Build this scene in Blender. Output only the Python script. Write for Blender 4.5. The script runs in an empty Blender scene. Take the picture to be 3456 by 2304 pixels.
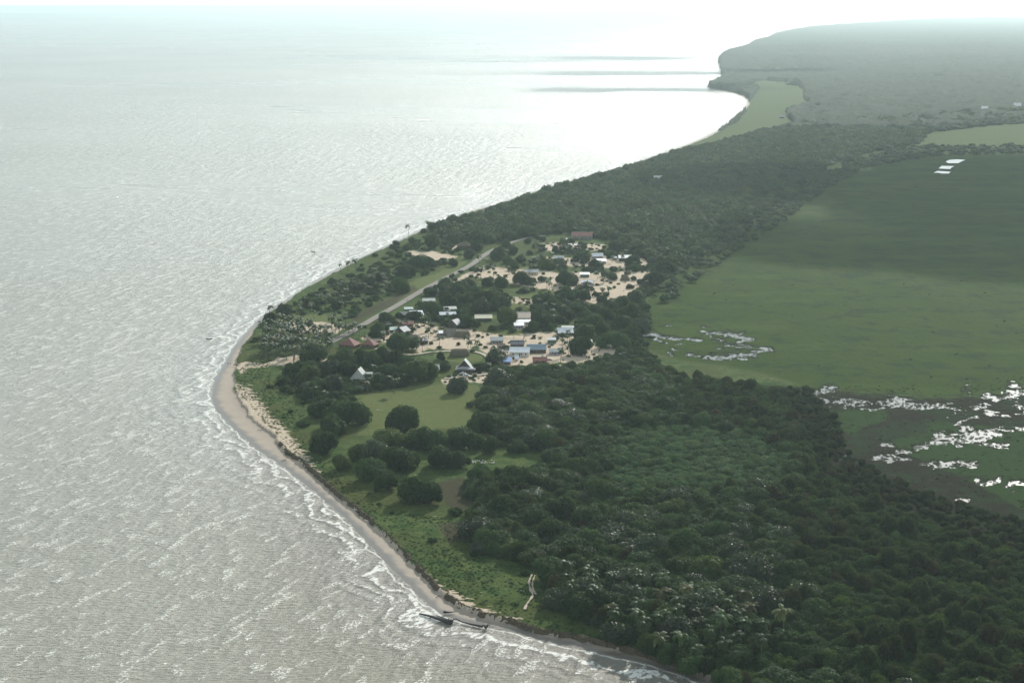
import bpy, bmesh, math, random
import numpy as np
from mathutils import Vector, Matrix, noise as mnoise

random.seed(7); rng = np.random.default_rng(11)
scene = bpy.context.scene
COL = scene.collection
R = math.radians

# ------------------------------------------------------------------ camera and ground mapping
CAM_Z = 240.0
FPX = 3619.0            # focal length in pixels of a 2352 px wide frame
PITCH = math.atan((784 - 15) / FPX)
cp, sp = math.cos(PITCH), math.sin(PITCH)

def at(u, v, z=2.2):
    """ground point seen at frame position (u, v) of the 2352 x 1568 frame"""
    x = (u - 1176) / FPX; y = (784 - v) / FPX
    d = Vector((x, cp + y * sp, -sp + y * cp))
    t = (z - CAM_Z) / d.z
    return Vector((d.x * t, d.y * t, z))

def atn(pts, z=2.2):
    return np.array([at(u, v, z)[:2] for u, v in pts])

def to_uv(X, Y, Z):
    dz = Z - CAM_Z
    dep = Y * cp - dz * sp
    return 1176 + FPX * X / dep, 784 - FPX * (Y * sp + dz * cp) / dep

def mpp(v):             # metres per frame pixel across the view at row v
    p = at(1176, v)
    return math.sqrt(p.x ** 2 + p.y ** 2 + (CAM_Z - 2.2) ** 2) / FPX

cam = bpy.data.cameras.new('camera'); cam.lens = FPX / 2352 * 36; cam.sensor_width = 36
cam.clip_start = 1; cam.clip_end = 200000
co = bpy.data.objects.new('camera', cam); COL.objects.link(co)
co.location = (0, 0, CAM_Z); co.rotation_euler = (math.pi / 2 - PITCH, 0, 0)
scene.camera = co

# ------------------------------------------------------------------ helpers
def tag(o, label=None, cat=None, group=None, kind=None):
    if label: o['label'] = label
    if cat: o['category'] = cat
    if group: o['group'] = group
    if kind: o['kind'] = kind
    return o

def link(name, me, mat=None, parent=None):
    o = bpy.data.objects.new(name, me); COL.objects.link(o)
    if mat is not None and me is not None and not me.materials: me.materials.append(mat)
    if parent is not None: o.parent = parent
    return o

def empty(name, loc, rz=0, sc=1.0):
    o = bpy.data.objects.new(name, None); COL.objects.link(o)
    o.location = loc; o.rotation_euler = (0, 0, rz)
    o.scale = (sc, sc, sc) if not hasattr(sc, '__len__') else sc
    o.empty_display_size = 0.1
    return o

def mesh_np(name, verts, faces, mat=None, smooth=False):
    """verts (N,3), faces (M,k) arrays"""
    verts = np.asarray(verts, dtype=np.float32); faces = np.asarray(faces, dtype=np.int32)
    me = bpy.data.meshes.new(name)
    k = faces.shape[1]
    me.vertices.add(len(verts)); me.vertices.foreach_set('co', verts.ravel())
    me.loops.add(faces.size); me.loops.foreach_set('vertex_index', faces.ravel())
    me.polygons.add(len(faces))
    me.polygons.foreach_set('loop_start', np.arange(0, faces.size, k, dtype=np.int32))
    me.polygons.foreach_set('loop_total', np.full(len(faces), k, dtype=np.int32))
    me.polygons.foreach_set('use_smooth', np.full(len(faces), smooth))
    me.update(calc_edges=True)
    if mat is not None: me.materials.append(mat)
    return me

def hash2(ix, iy, s):
    h = (ix.astype(np.int64) * 374761393 + iy.astype(np.int64) * 668265263 + s * 1442695041) & 0x7fffffff
    h = (h ^ (h >> 13)) * 1274126177 & 0x7fffffff
    h = h ^ (h >> 16)
    return (h & 0xffff) / 65535.0

def vnoise(x, y, s=0):
    ix = np.floor(x); iy = np.floor(y); fx = x - ix; fy = y - iy
    fx = fx * fx * (3 - 2 * fx); fy = fy * fy * (3 - 2 * fy)
    a = hash2(ix, iy, s); b = hash2(ix + 1, iy, s); c = hash2(ix, iy + 1, s); d = hash2(ix + 1, iy + 1, s)
    return (a * (1 - fx) + b * fx) * (1 - fy) + (c * (1 - fx) + d * fx) * fy

def fnoise(x, y, s=0, o=4):
    t = 0; a = 0.5; n = 0
    for i in range(o):
        t = t + a * vnoise(x * 2 ** i, y * 2 ** i, s + i * 17); n += a; a *= 0.5
    return t / n

def seg_dist(px, py, pts, closed=False):
    pts = np.asarray(pts, float)
    best = np.full(px.shape, 1e12)
    n = len(pts)
    for i in range(n if closed else n - 1):
        a = pts[i]; b = pts[(i + 1) % n]; ab = b - a
        L = max((ab ** 2).sum(), 1e-9)
        t = np.clip(((px - a[0]) * ab[0] + (py - a[1]) * ab[1]) / L, 0, 1)
        dx = px - a[0] - t * ab[0]; dy = py - a[1] - t * ab[1]
        np.minimum(best, dx * dx + dy * dy, out=best)
    return np.sqrt(best)

def inside(px, py, pts):
    pts = np.asarray(pts, float)
    r = np.zeros(px.shape, bool); n = len(pts); j = n - 1
    for i in range(n):
        xi, yi = pts[i]; xj, yj = pts[j]
        if yi != yj:
            c = ((yi > py) != (yj > py)) & (px < (xj - xi) * (py - yi) / (yj - yi) + xi)
            r ^= c
        j = i
    return r

def pip(x, y, pts):
    r = False; xj, yj = pts[-1]
    for xi, yi in pts:
        if (yi > y) != (yj > y) and x < (xj - xi) * (y - yi) / (yj - yi) + xi: r = not r
        xj, yj = xi, yi
    return r

def smooth01(x): x = np.clip(x, 0, 1); return x * x * (3 - 2 * x)

# ------------------------------------------------------------------ node helpers
def newmat(name):
    m = bpy.data.materials.new(name); m.use_nodes = True
    nt = m.node_tree; nt.nodes.clear()
    out = nt.nodes.new('ShaderNodeOutputMaterial')
    return m, nt, out
def N(nt, t, **kw):
    n = nt.nodes.new(t)
    for k, v in kw.items():
        if k in n.inputs.keys() if isinstance(k, str) else False: n.inputs[k].default_value = v
        else: setattr(n, k, v)
    return n
def L(nt, a, b): nt.links.new(a, b)
def c4(c): return (c[0], c[1], c[2], 1)
def math_(nt, op, a, b=None, clamp=False):
    n = nt.nodes.new('ShaderNodeMath'); n.operation = op; n.use_clamp = clamp
    for i, x in enumerate((a, b)):
        if x is None: continue
        if isinstance(x, (int, float)): n.inputs[i].default_value = x
        else: L(nt, x, n.inputs[i])
    return n.outputs[0]
def mixc(nt, f, a, b, mode='MIX'):
    n = nt.nodes.new('ShaderNodeMix'); n.data_type = 'RGBA'; n.blend_type = mode
    for i, x in ((0, f), (6, a), (7, b)):
        if isinstance(x, (int, float)): n.inputs[i].default_value = x
        elif isinstance(x, tuple): n.inputs[i].default_value = c4(x)
        else: L(nt, x, n.inputs[i])
    return n.outputs[2]
def ss(nt, x, lo, hi):
    n = nt.nodes.new('ShaderNodeMapRange'); n.interpolation_type = 'SMOOTHSTEP'
    L(nt, x, n.inputs[0]); n.inputs[1].default_value = lo; n.inputs[2].default_value = hi
    return n.outputs[0]
def noise_(nt, vec, scale, detail=3, rough=0.55, sc=None, rot=0):
    if sc is not None or rot:
        mp = nt.nodes.new('ShaderNodeMapping')
        mp.vector_type = 'TEXTURE'; mp.inputs['Scale'].default_value = sc or (1, 1, 1); mp.inputs['Rotation'].default_value = (0, 0, rot)
        L(nt, vec, mp.inputs[0]); vec = mp.outputs[0]
    n = nt.nodes.new('ShaderNodeTexNoise'); n.inputs['Scale'].default_value = scale
    n.inputs['Detail'].default_value = detail; n.inputs['Roughness'].default_value = rough
    L(nt, vec, n.inputs['Vector'])
    return n.outputs[0]
def pos(nt): return nt.nodes.new('ShaderNodeNewGeometry').outputs['Position']
def bump(nt, h, dist, strength=1.0, normal=None):
    b = nt.nodes.new('ShaderNodeBump'); b.inputs['Strength'].default_value = strength
    b.inputs['Distance'].default_value = dist; L(nt, h, b.inputs['Height'])
    if normal is not None: L(nt, normal, b.inputs['Normal'])
    return b.outputs[0]
def princ(nt, out, color, rough=0.8, spec=0.5, normal=None, metallic=0):
    b = nt.nodes.new('ShaderNodeBsdfPrincipled')
    for k, x in (('Base Color', color), ('Roughness', rough), ('Specular IOR Level', spec), ('Metallic', metallic)):
        if isinstance(x, (int, float)): b.inputs[k].default_value = x
        elif isinstance(x, tuple): b.inputs[k].default_value = c4(x)
        else: L(nt, x, b.inputs[k])
    if normal is not None: L(nt, normal, b.inputs['Normal'])
    if out is not None: L(nt, b.outputs[0], out.inputs[0])
    return b
def attr(nt, name):
    a = nt.nodes.new('ShaderNodeAttribute'); a.attribute_name = name; return a

def leafmat(name, c1, c2, c3=None, rough=0.5, spec=0.5, trans=0.32, varscale=0.25):
    m, nt, out = newmat(name)
    oi = nt.nodes.new('ShaderNodeObjectInfo')
    p = pos(nt)
    n1 = noise_(nt, p, varscale, 2)
    n2 = noise_(nt, p, 1.3, 1)
    f = math_(nt, 'ADD', math_(nt, 'MULTIPLY', oi.outputs['Random'], 0.75), math_(nt, 'MULTIPLY', n1, 0.35), True)
    col = mixc(nt, f, c1, c2)
    if c3: col = mixc(nt, ss(nt, oi.outputs['Random'], 0.84, 0.93), col, c3)
    hv = nt.nodes.new('ShaderNodeHueSaturation'); L(nt, col, hv.inputs['Color'])
    L(nt, math_(nt, 'ADD', 0.55, math_(nt, 'MULTIPLY', n2, 0.9)), hv.inputs['Value'])
    hv2 = nt.nodes.new('ShaderNodeHueSaturation'); L(nt, hv.outputs[0], hv2.inputs['Color'])
    L(nt, math_(nt, 'ADD', 0.7, math_(nt, 'MULTIPLY', math_(nt, 'FRACT', math_(nt, 'MULTIPLY', oi.outputs['Random'], 37.0)), 0.75)), hv2.inputs['Value'])
    b = princ(nt, None, hv2.outputs[0], rough, spec)
    t = nt.nodes.new('ShaderNodeBsdfTranslucent'); L(nt, mixc(nt, 0.5, hv2.outputs[0], (0.10, 0.16, 0.03)), t.inputs[0])
    mx = nt.nodes.new('ShaderNodeMixShader'); mx.inputs[0].default_value = trans
    L(nt, b.outputs[0], mx.inputs[1]); L(nt, t.outputs[0], mx.inputs[2]); L(nt, mx.outputs[0], out.inputs[0])
    return m

def plain(name, col, rough=0.7, spec=0.4, var=0.25, scale=0.6, metallic=0, bumpd=0):
    m, nt, out = newmat(name)
    tc = nt.nodes.new('ShaderNodeTexCoord'); oi = nt.nodes.new('ShaderNodeObjectInfo')
    add = nt.nodes.new('ShaderNodeVectorMath'); L(nt, tc.outputs['Object'], add.inputs[0]); L(nt, oi.outputs['Location'], add.inputs[1])
    n = noise_(nt, add.outputs[0], scale, 4)
    dark = tuple(x * (1 - var) for x in col); lite = tuple(min(1, x * (1 + var)) for x in col)
    c = mixc(nt, n, dark, lite)
    nm = bump(nt, n, bumpd) if bumpd else None
    princ(nt, out, c, rough, spec, nm, metallic)
    return m

def roofmat(name, col, rough=0.4, metallic=0.0, ribs=0.9, stain=(0.2, 0.16, 0.12), stf=0.35, spec=0.5):
    m, nt, out = newmat(name)
    tc = nt.nodes.new('ShaderNodeTexCoord'); oi = nt.nodes.new('ShaderNodeObjectInfo')
    add = nt.nodes.new('ShaderNodeVectorMath'); L(nt, tc.outputs['Object'], add.inputs[0]); L(nt, oi.outputs['Location'], add.inputs[1])
    n = noise_(nt, add.outputs[0], 0.35, 4)
    st = ss(nt, n, 0.5, 0.75)
    c = mixc(nt, math_(nt, 'MULTIPLY', st, stf), col, stain)
    w = nt.nodes.new('ShaderNodeTexWave'); w.inputs['Scale'].default_value = ribs; w.bands_direction = 'X'
    L(nt, tc.outputs['Object'], w.inputs['Vector'])
    nm = bump(nt, w.outputs['Fac'], 0.03, 0.6)
    c = mixc(nt, math_(nt, 'MULTIPLY', w.outputs['Fac'], 0.15), c, (0.1, 0.1, 0.1))
    princ(nt, out, c, rough, spec, nm, metallic)
    return m

# ------------------------------------------------------------------ coast lines, in frame positions
W_UV = [(2500,1800),(1800,1640),(1640,1575),(1560,1545),(1500,1527),(1430,1510),(1340,1490),(1250,1470),(1180,1450),(1120,1439),(1060,1426),(1010,1407),(985,1391),(940,1342),(905,1312),(870,1272),(830,1232),(790,1187),(750,1152),(700,1110),(650,1070),(600,1040),(560,1005),(520,967),(494,938),(484,910),(490,880),(508,845),(532,805),(558,770),(590,737),(620,710),(665,682),(715,650),(770,619),(830,590),(890,563),(935,542),(985,518),(1040,498),(1085,483),(1140,469),(1200,447),(1250,433),(1290,421),(1340,405),(1400,390),(1450,376),(1500,358),(1560,338),(1600,323),(1640,303),(1680,280),(1705,255),(1718,232),(1700,218),(1660,208),(1617,203),(1632,190),(1655,182),(1652,160),(1645,136),(1665,122),(1715,110),(1725,100),(1765,89),(1778,80),(1850,66),(1950,57),(2100,47),(2200,43),(2352,41),(2800,38),(3600,37)]
V_UV = [(2500,1760),(1800,1600),(1640,1560),(1560,1530),(1500,1512),(1420,1488),(1340,1467),(1290,1458),(1240,1451),(1180,1431),(1120,1416),(1080,1402),(1040,1382),(1010,1355),(975,1320),(940,1285),(900,1240),(860,1205),(820,1170),(780,1140),(740,1105),(700,1068),(660,1040),(635,1010),(600,980),(566,948),(545,915),(536,885),(538,855),(545,830),(553,800),(574,775),(592,750),(614,724),(650,702),(690,671),(735,645),(780,622),(830,595),(887,569),(935,547),(985,523),(1040,502),(1087,487),(1142,472),(1202,450),(1252,436),(1292,424),(1342,408),(1402,393),(1452,379),(1502,361),(1562,341),(1604,326),(1646,306),(1688,283),(1713,257),(1724,232),(1704,214),(1668,204),(1650,200),(1650,190),(1660,182),(1655,160),(1648,136),(1668,122),(1718,110),(1728,100),(1768,89),(1781,80),(1853,66),(1953,57),(2103,47),(2203,43),(2352,41),(2800,38),(3600,37)]
W_XY = atn(W_UV, 0.0); V_XY = atn(V_UV, 1.0)
def smooth_line(p, it=2):
    for _ in range(it):
        q = [p[0]]
        for a, b in zip(p[:-1], p[1:]):
            q.append(a * .75 + b * .25); q.append(a * .25 + b * .75)
        q.append(p[-1]); p = np.array(q)
    return p
W_XY = smooth_line(W_XY, 1); V_XY = smooth_line(V_XY, 1)
big = [[60000, 45000], [60000, 300]]
W_POLY = np.vstack([W_XY, big]); V_POLY = np.vstack([V_XY, big])

# ------------------------------------------------------------------ ground regions, in frame positions
LAWN = [[(800,908),(860,897),(960,884),(1040,880),(1100,885),(1112,930),(1104,985),(1000,985),(900,1000),(820,1000),(832,960),(815,925)],
        [(880,690),(960,640),(1010,625),(1060,590),(1100,575),(1050,620),(1000,650),(960,672),(905,700)],
        [(1185,680),(1240,674),(1250,690),(1190,692)],
        [(905,800),(960,800),(975,812),(900,815)],[(990,806),(1080,802),(1115,812),(1105,828),(1060,835),(1000,822)],
        [(1158,766),(1200,766),(1206,780),(1170,778),(1150,772)],
        [(640,722),(790,722),(760,738),(660,742)],
        [(1170,690),(1195,700),(1180,722),(1090,745),(1060,742),(1090,722),(1150,712)]]
SOIL = [[(1000,1108),(1060,1095),(1085,1105),(1100,1150),(1060,1185),(1025,1160)],[(1005,1205),(1070,1192),(1095,1200),(1092,1240),(1030,1246)],
        [(820,738),(870,712),(905,700),(930,680),(960,665),(950,655),(880,690),(800,730)],[(880,740),(925,720),(930,738),(900,752)]]
SAND = [[(636,743),(690,738),(755,741),(792,754),(770,766),(700,764),(650,758)],
        [(612,834),(640,820),(690,815),(692,830),(640,840)],
        [(737,827),(756,822),(760,850),(750,880),(738,870)],
        [(540,842),(560,832),(640,834),(640,839),(570,845),(556,860)],
        [(940,800),(985,775),(1000,762),(1020,755),(1090,755),(1110,765),(1090,792),(1080,803),(985,800),(965,812)],
        [(1088,762),(1140,768),(1180,770),(1300,760),(1330,775),(1290,790),(1420,795),(1440,804),(1400,820),(1330,832),(1270,832),(1250,840),(1180,842),(1150,835),(1120,812),(1100,800)],
        [(1040,648),(1070,628),(1110,612),(1160,616),(1230,620),(1290,628),(1330,625),(1400,628),(1440,620),(1500,624),(1490,650),(1465,670),(1420,685),(1370,700),(1335,690),(1300,672),(1250,665),(1200,655),(1120,640),(1075,636)],
        [(1150,684),(1195,684),(1230,690),(1218,702),(1180,696)],
        [(1230,562),(1300,555),(1390,562),(1380,574),(1260,576)],
        [(1220,590),(1300,592),(1400,588),(1470,588),(1500,610),(1440,618),(1330,614),(1260,606)],
        [(1015,872),(1040,862),(1130,848),(1165,850),(1160,862),(1110,876),(1020,884)],
        [(830,778),(860,760),(900,752),(960,740),(1010,752),(985,775),(930,790),(870,786)],
        [(1180,738),(1230,742),(1240,756),(1180,756)],[(930,575),(1000,578),(1050,590),(1010,600),(960,592)],
        [(1040,563),(1080,560),(1078,572),(1040,573)],
        
        [(1040,505),(1140,475),(1150,480),(1050,510)],[(1640,196),(1700,210),(1722,228),(1700,226),(1650,210)]]
SANDY = [[(538,880),(572,895),(608,935),(655,990),(700,1040),(735,1085),(700,1068),(640,1025),(590,985),(545,930)],
         [(950,1300),(1000,1335),(1050,1368),(1120,1400),(1200,1432),(1120,1420),(1040,1385),(985,1335)]]
GREEN_SPIT = [(1590,332),(1640,312),(1690,285),(1715,255),(1726,225),(1740,205),(1700,200),(1760,188),(1830,192),(1850,215),(1856,240),(1800,255),(1822,285),(1740,306),(1640,326)]
MARSH = [(1480,700),(1510,660),(1560,630),(1620,590),(1660,540),(1750,490),(1850,420),(1900,375),(1980,352),(2100,340),(2352,345),(3200,340),(3600,1000),(2352,905),(2150,912),(1850,890),(1780,862),(1650,836),(1560,826),(1480,800),(1430,760)]
BROWN = [(1640,905),(1750,880),(1850,888),(2150,912),(2352,900),(3600,950),(3600,1500),(2900,1520),(2352,1345),(2160,1290),(1950,1210),(1840,1150),(1790,1050),(1760,960)]
GREENI = [[(1860,955),(1950,945),(2030,940),(2030,960),(1950,985)],[(2040,1015),(2100,1000),(2352,995),(2352,1090),(2200,1080)],[(1790,1000),(1880,1005),(1880,1030),(1810,1035)],
          [(2130,970),(2352,985),(2500,1000),(2500,1020),(2150,1000)],[(1810,1040),(1860,1050),(1900,1075),(1850,1075)],[(2230,1100),(2352,1090),(2400,1140),(2352,1160)]]
def z5(pts): return [(1633 + x * .3329, 680.5 + y * .3329) for x, y in pts]
def z6(pts): return [(1429 + x * .1736, 680.5 + y * .1736) for x, y in pts]
CHAN = [(z5(p), w * .3329) for p, w in [
    ([(640,720),(660,665),(720,660),(770,640),(830,630)],26),
    ([(640,715),(690,700),(760,705),(860,705),(930,710),(1060,722),(1130,720),(1200,715),(1280,695),(1340,720),(1450,735),(1560,745),(1650,760),(1760,785)],30),
    ([(1480,725),(1600,750),(1720,770)],30),([(1100,770),(1200,758)],12),([(740,768),(800,780)],18),([(1760,632),(1800,660)],20),([(1880,683),(1990,690)],18),
    ([(2060,650),(2200,625),(2500,640)],62),([(2060,690),(2120,740),(2300,770)],34),([(1820,735),(1900,742),(1940,800),(2000,812),(2100,800),(2300,820)],34),
    ([(1700,868),(1740,840),(1830,820)],12),([(1600,955),(1650,985),(1710,985),(1765,960),(1740,900)],40),([(1760,950),(1900,940),(2010,912),(2300,885)],22),
    ([(1340,1050),(1430,1040),(1530,1002),(1620,995)],30),([(1180,1000),(1270,1020),(1290,1060)],14),([(1130,1105),(1250,1098),(1370,1105)],22),([(900,1083),(960,1090),(975,1112)],12),
    ([(1450,1133),(1540,1130),(1620,1150),(1700,1130),(1780,1150),(1830,1142)],28),([(1790,980),(1860,990),(1900,1010),(2040,1015)],14),
    ([(1840,1265),(1900,1292),(1960,1270),(1985,1245)],15),([(2040,1297),(2090,1270),(2300,1285)],20),([(2090,1330),(2130,1330)],14),([(1710,1395),(1770,1395)],14),
    ([(880,860),(910,862)],12),([(145,688),(200,688)],10),([(395,968),(440,965)],8)]] + [(z6(p), w * .1736) for p, w in [
    ([(1080,440),(1150,485),(1220,520),(1300,570),(1370,605),(1450,610),(1560,640),(1700,652),(1780,635),(1850,670),(1960,700)],44),
    ([(1220,490),(1400,505),(1580,525)],34),([(1230,520),(1360,560)],80),([(1440,590),(1560,580),(1620,562),(1730,580)],20),
    ([(640,750),(760,765),(850,760),(1000,762),(1250,780)],34),([(1310,790),(1380,790),(1500,765),(1560,760),(1640,770),(1700,745),(1790,728)],34),([(1590,810),(1645,815)],16),
    ([(290,495),(420,490)],30),([(350,440),(412,445)],24),([(530,372),(655,365)],18),([(470,500),(600,530),(700,542),(900,550),(1070,560)],16),([(450,560),(520,580),(590,597)],26),
    ([(640,655),(700,682),(760,702)],18),([(720,618),(790,610)],12),([(1440,1310),(1580,1312)],16)]]

# ------------------------------------------------------------------ terrain grid (polar, finer near the camera's side of the view)
def polar(a0, a1, da, rs):
    az = np.radians(np.arange(a0, a1 + da / 2, da))
    A, RR = np.meshgrid(az, rs)
    return RR * np.sin(A), RR * np.cos(A)
def radii(r0, r1, step, r2, ratio):
    a = list(np.arange(r0, r1, step)); r = r1
    while r < r2: a.append(r); r *= ratio
    a.append(r2); return np.array(a)
def grid_faces(nr, nc, mask=None):
    i = np.arange(nr - 1)[:, None] * nc + np.arange(nc - 1)[None, :]
    f = np.stack([i, i + 1, i + nc + 1, i + nc], -1).reshape(-1, 4)
    return f if mask is None else f[mask.ravel()]
def build_grid(name, X, Y, Z, facemask, mat, attrs=None, smooth=True):
    nr, nc = X.shape
    f = grid_faces(nr, nc, facemask)
    used = np.unique(f); remap = np.zeros(nr * nc, np.int32); remap[used] = np.arange(len(used))
    V = np.stack([X.ravel(), Y.ravel(), Z.ravel()], -1)[used]
    me = mesh_np(name, V, remap[f], mat, smooth)
    for k, d in (attrs or {}).items():
        if d.ndim == 3:
            a = me.attributes.new(k, 'FLOAT_COLOR', 'POINT'); a.data.foreach_set('color', d.reshape(-1, 4)[used].astype(np.float32).ravel())
        else:
            a = me.attributes.new(k, 'FLOAT', 'POINT'); a.data.foreach_set('value', d.ravel()[used].astype(np.float32))
    return me

rs = radii(470, 1500, 1.6, 41000, 1.005)
X, Y = polar(-25, 25, 0.05, rs)
Z0 = np.full(X.shape, 2.2)
U, V = to_uv(X, Y, Z0)
dW = seg_dist(X, Y, W_POLY, True) * np.where(inside(X, Y, W_POLY), 1, -1)
dV = seg_dist(X, Y, V_POLY, True) * np.where(inside(X, Y, V_POLY), 1, -1)
rr = np.hypot(X, Y)
dWn = dW + (fnoise(X / 14, Y / 14, 3, 3) - .5) * 3.0 * np.clip(1200 / rr, 0, 1) * 0 
dVn = dV + (fnoise(X / 9, Y / 9, 5, 3) - .5) * 5.0
beachz = np.clip(dW * 0.055, -1.5, 1.15) + (fnoise(X / 7, Y / 7, 9, 3) - .5) * 0.12
scarp = smooth01(dVn / 1.8 + .5)
Zg = beachz * (1 - scarp) + (2.2 + (fnoise(X / 30, Y / 30, 2, 4) - .5) * 0.8 + (fnoise(X / 3, Y / 3, 21, 2) - .5) * 0.35) * scarp
def region(polys, soft=1.5):
    m = np.zeros(X.shape)
    for p in polys:
        p = np.array(p, float)
        lo = p.min(0) - 25; hi = p.max(0) + 25
        s = (U > lo[0]) & (U < hi[0]) & (V > lo[1]) & (V < hi[1])
        if not s.any(): continue
        u, v = U[s], V[s]
        d = seg_dist(u, v, p, True) * np.where(inside(u, v, p), 1, -1)
        val = np.clip(0.5 + d / (2 * soft * 4), 0, 1)
        m[s] = np.maximum(m[s], val)
    return m
mSand = region(SAND, 1.6); mLawn = region(LAWN, 2); mSoil = region(SOIL, 3); mSandy = region(SANDY, 4)
mMarsh = np.maximum(region([MARSH], 5), region([BROWN], 4)); mBrown = region([BROWN], 5); mGi = region(GREENI, 3); mSpit = region([GREEN_SPIT, [(2112,334),(2130,308),(2240,292),(2352,282),(3200,264),(3200,318),(2352,330)]], 2)
# marsh water: where the peat surface dips under the water table
wat = np.full(X.shape, -1.0)
for pts, w in CHAN:
    p = np.array(pts); lo = p.min(0) - 20; hi = p.max(0) + 20
    s = (U > lo[0]) & (U < hi[0]) & (V > lo[1]) & (V < hi[1])
    if not s.any(): continue
    ww = w * 1.0 + 1.4
    wat[s] = np.maximum(wat[s], (ww - seg_dist(U[s], V[s], p)) / ww)
chan = np.clip(wat, -1, 1) * 1.25 + (fnoise(X / 15, Y / 20, 33, 3) - .5) * 3.6 + (fnoise(X / 3.6, Y / 4.2, 31, 4) - .5) * 4.0 - .56
near_w = wat > -0.999
WT = 1.0
marsh_z = WT + 0.35 + (fnoise(X / 5, Y / 9, 51, 3) - .5) * 0.6
mm = smooth01((mMarsh - .3) / .4)
Zg = Zg * (1 - mm) + marsh_z * mm
Zg = np.where(near_w, np.minimum(Zg, WT + 0.3 - np.clip(chan * 1.2 + 0.3, -2, 1.2)), Zg)

def rgba(a, b, c, d): return np.stack([a, b, c, d], -1)
attrsG = {'ma': rgba(mSand, mLawn, mSoil, mSandy), 'mb': rgba(mMarsh, mBrown, mGi, mSpit), 'dw': dW, 'wetness': np.where(near_w, np.clip(chan, -1, 1), -1)}
fc = lambda A: (A[:-1, :-1] + A[1:, 1:] + A[1:, :-1] + A[:-1, 1:]) / 4
landf = fc(dW) > -18
beachf = landf & (fc(dVn) < 0.3) & (fc(rr) < 9000)
marshf = landf & ~beachf & (fc(mMarsh) > 0.5)
groundf = landf & ~beachf & ~marshf

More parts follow.
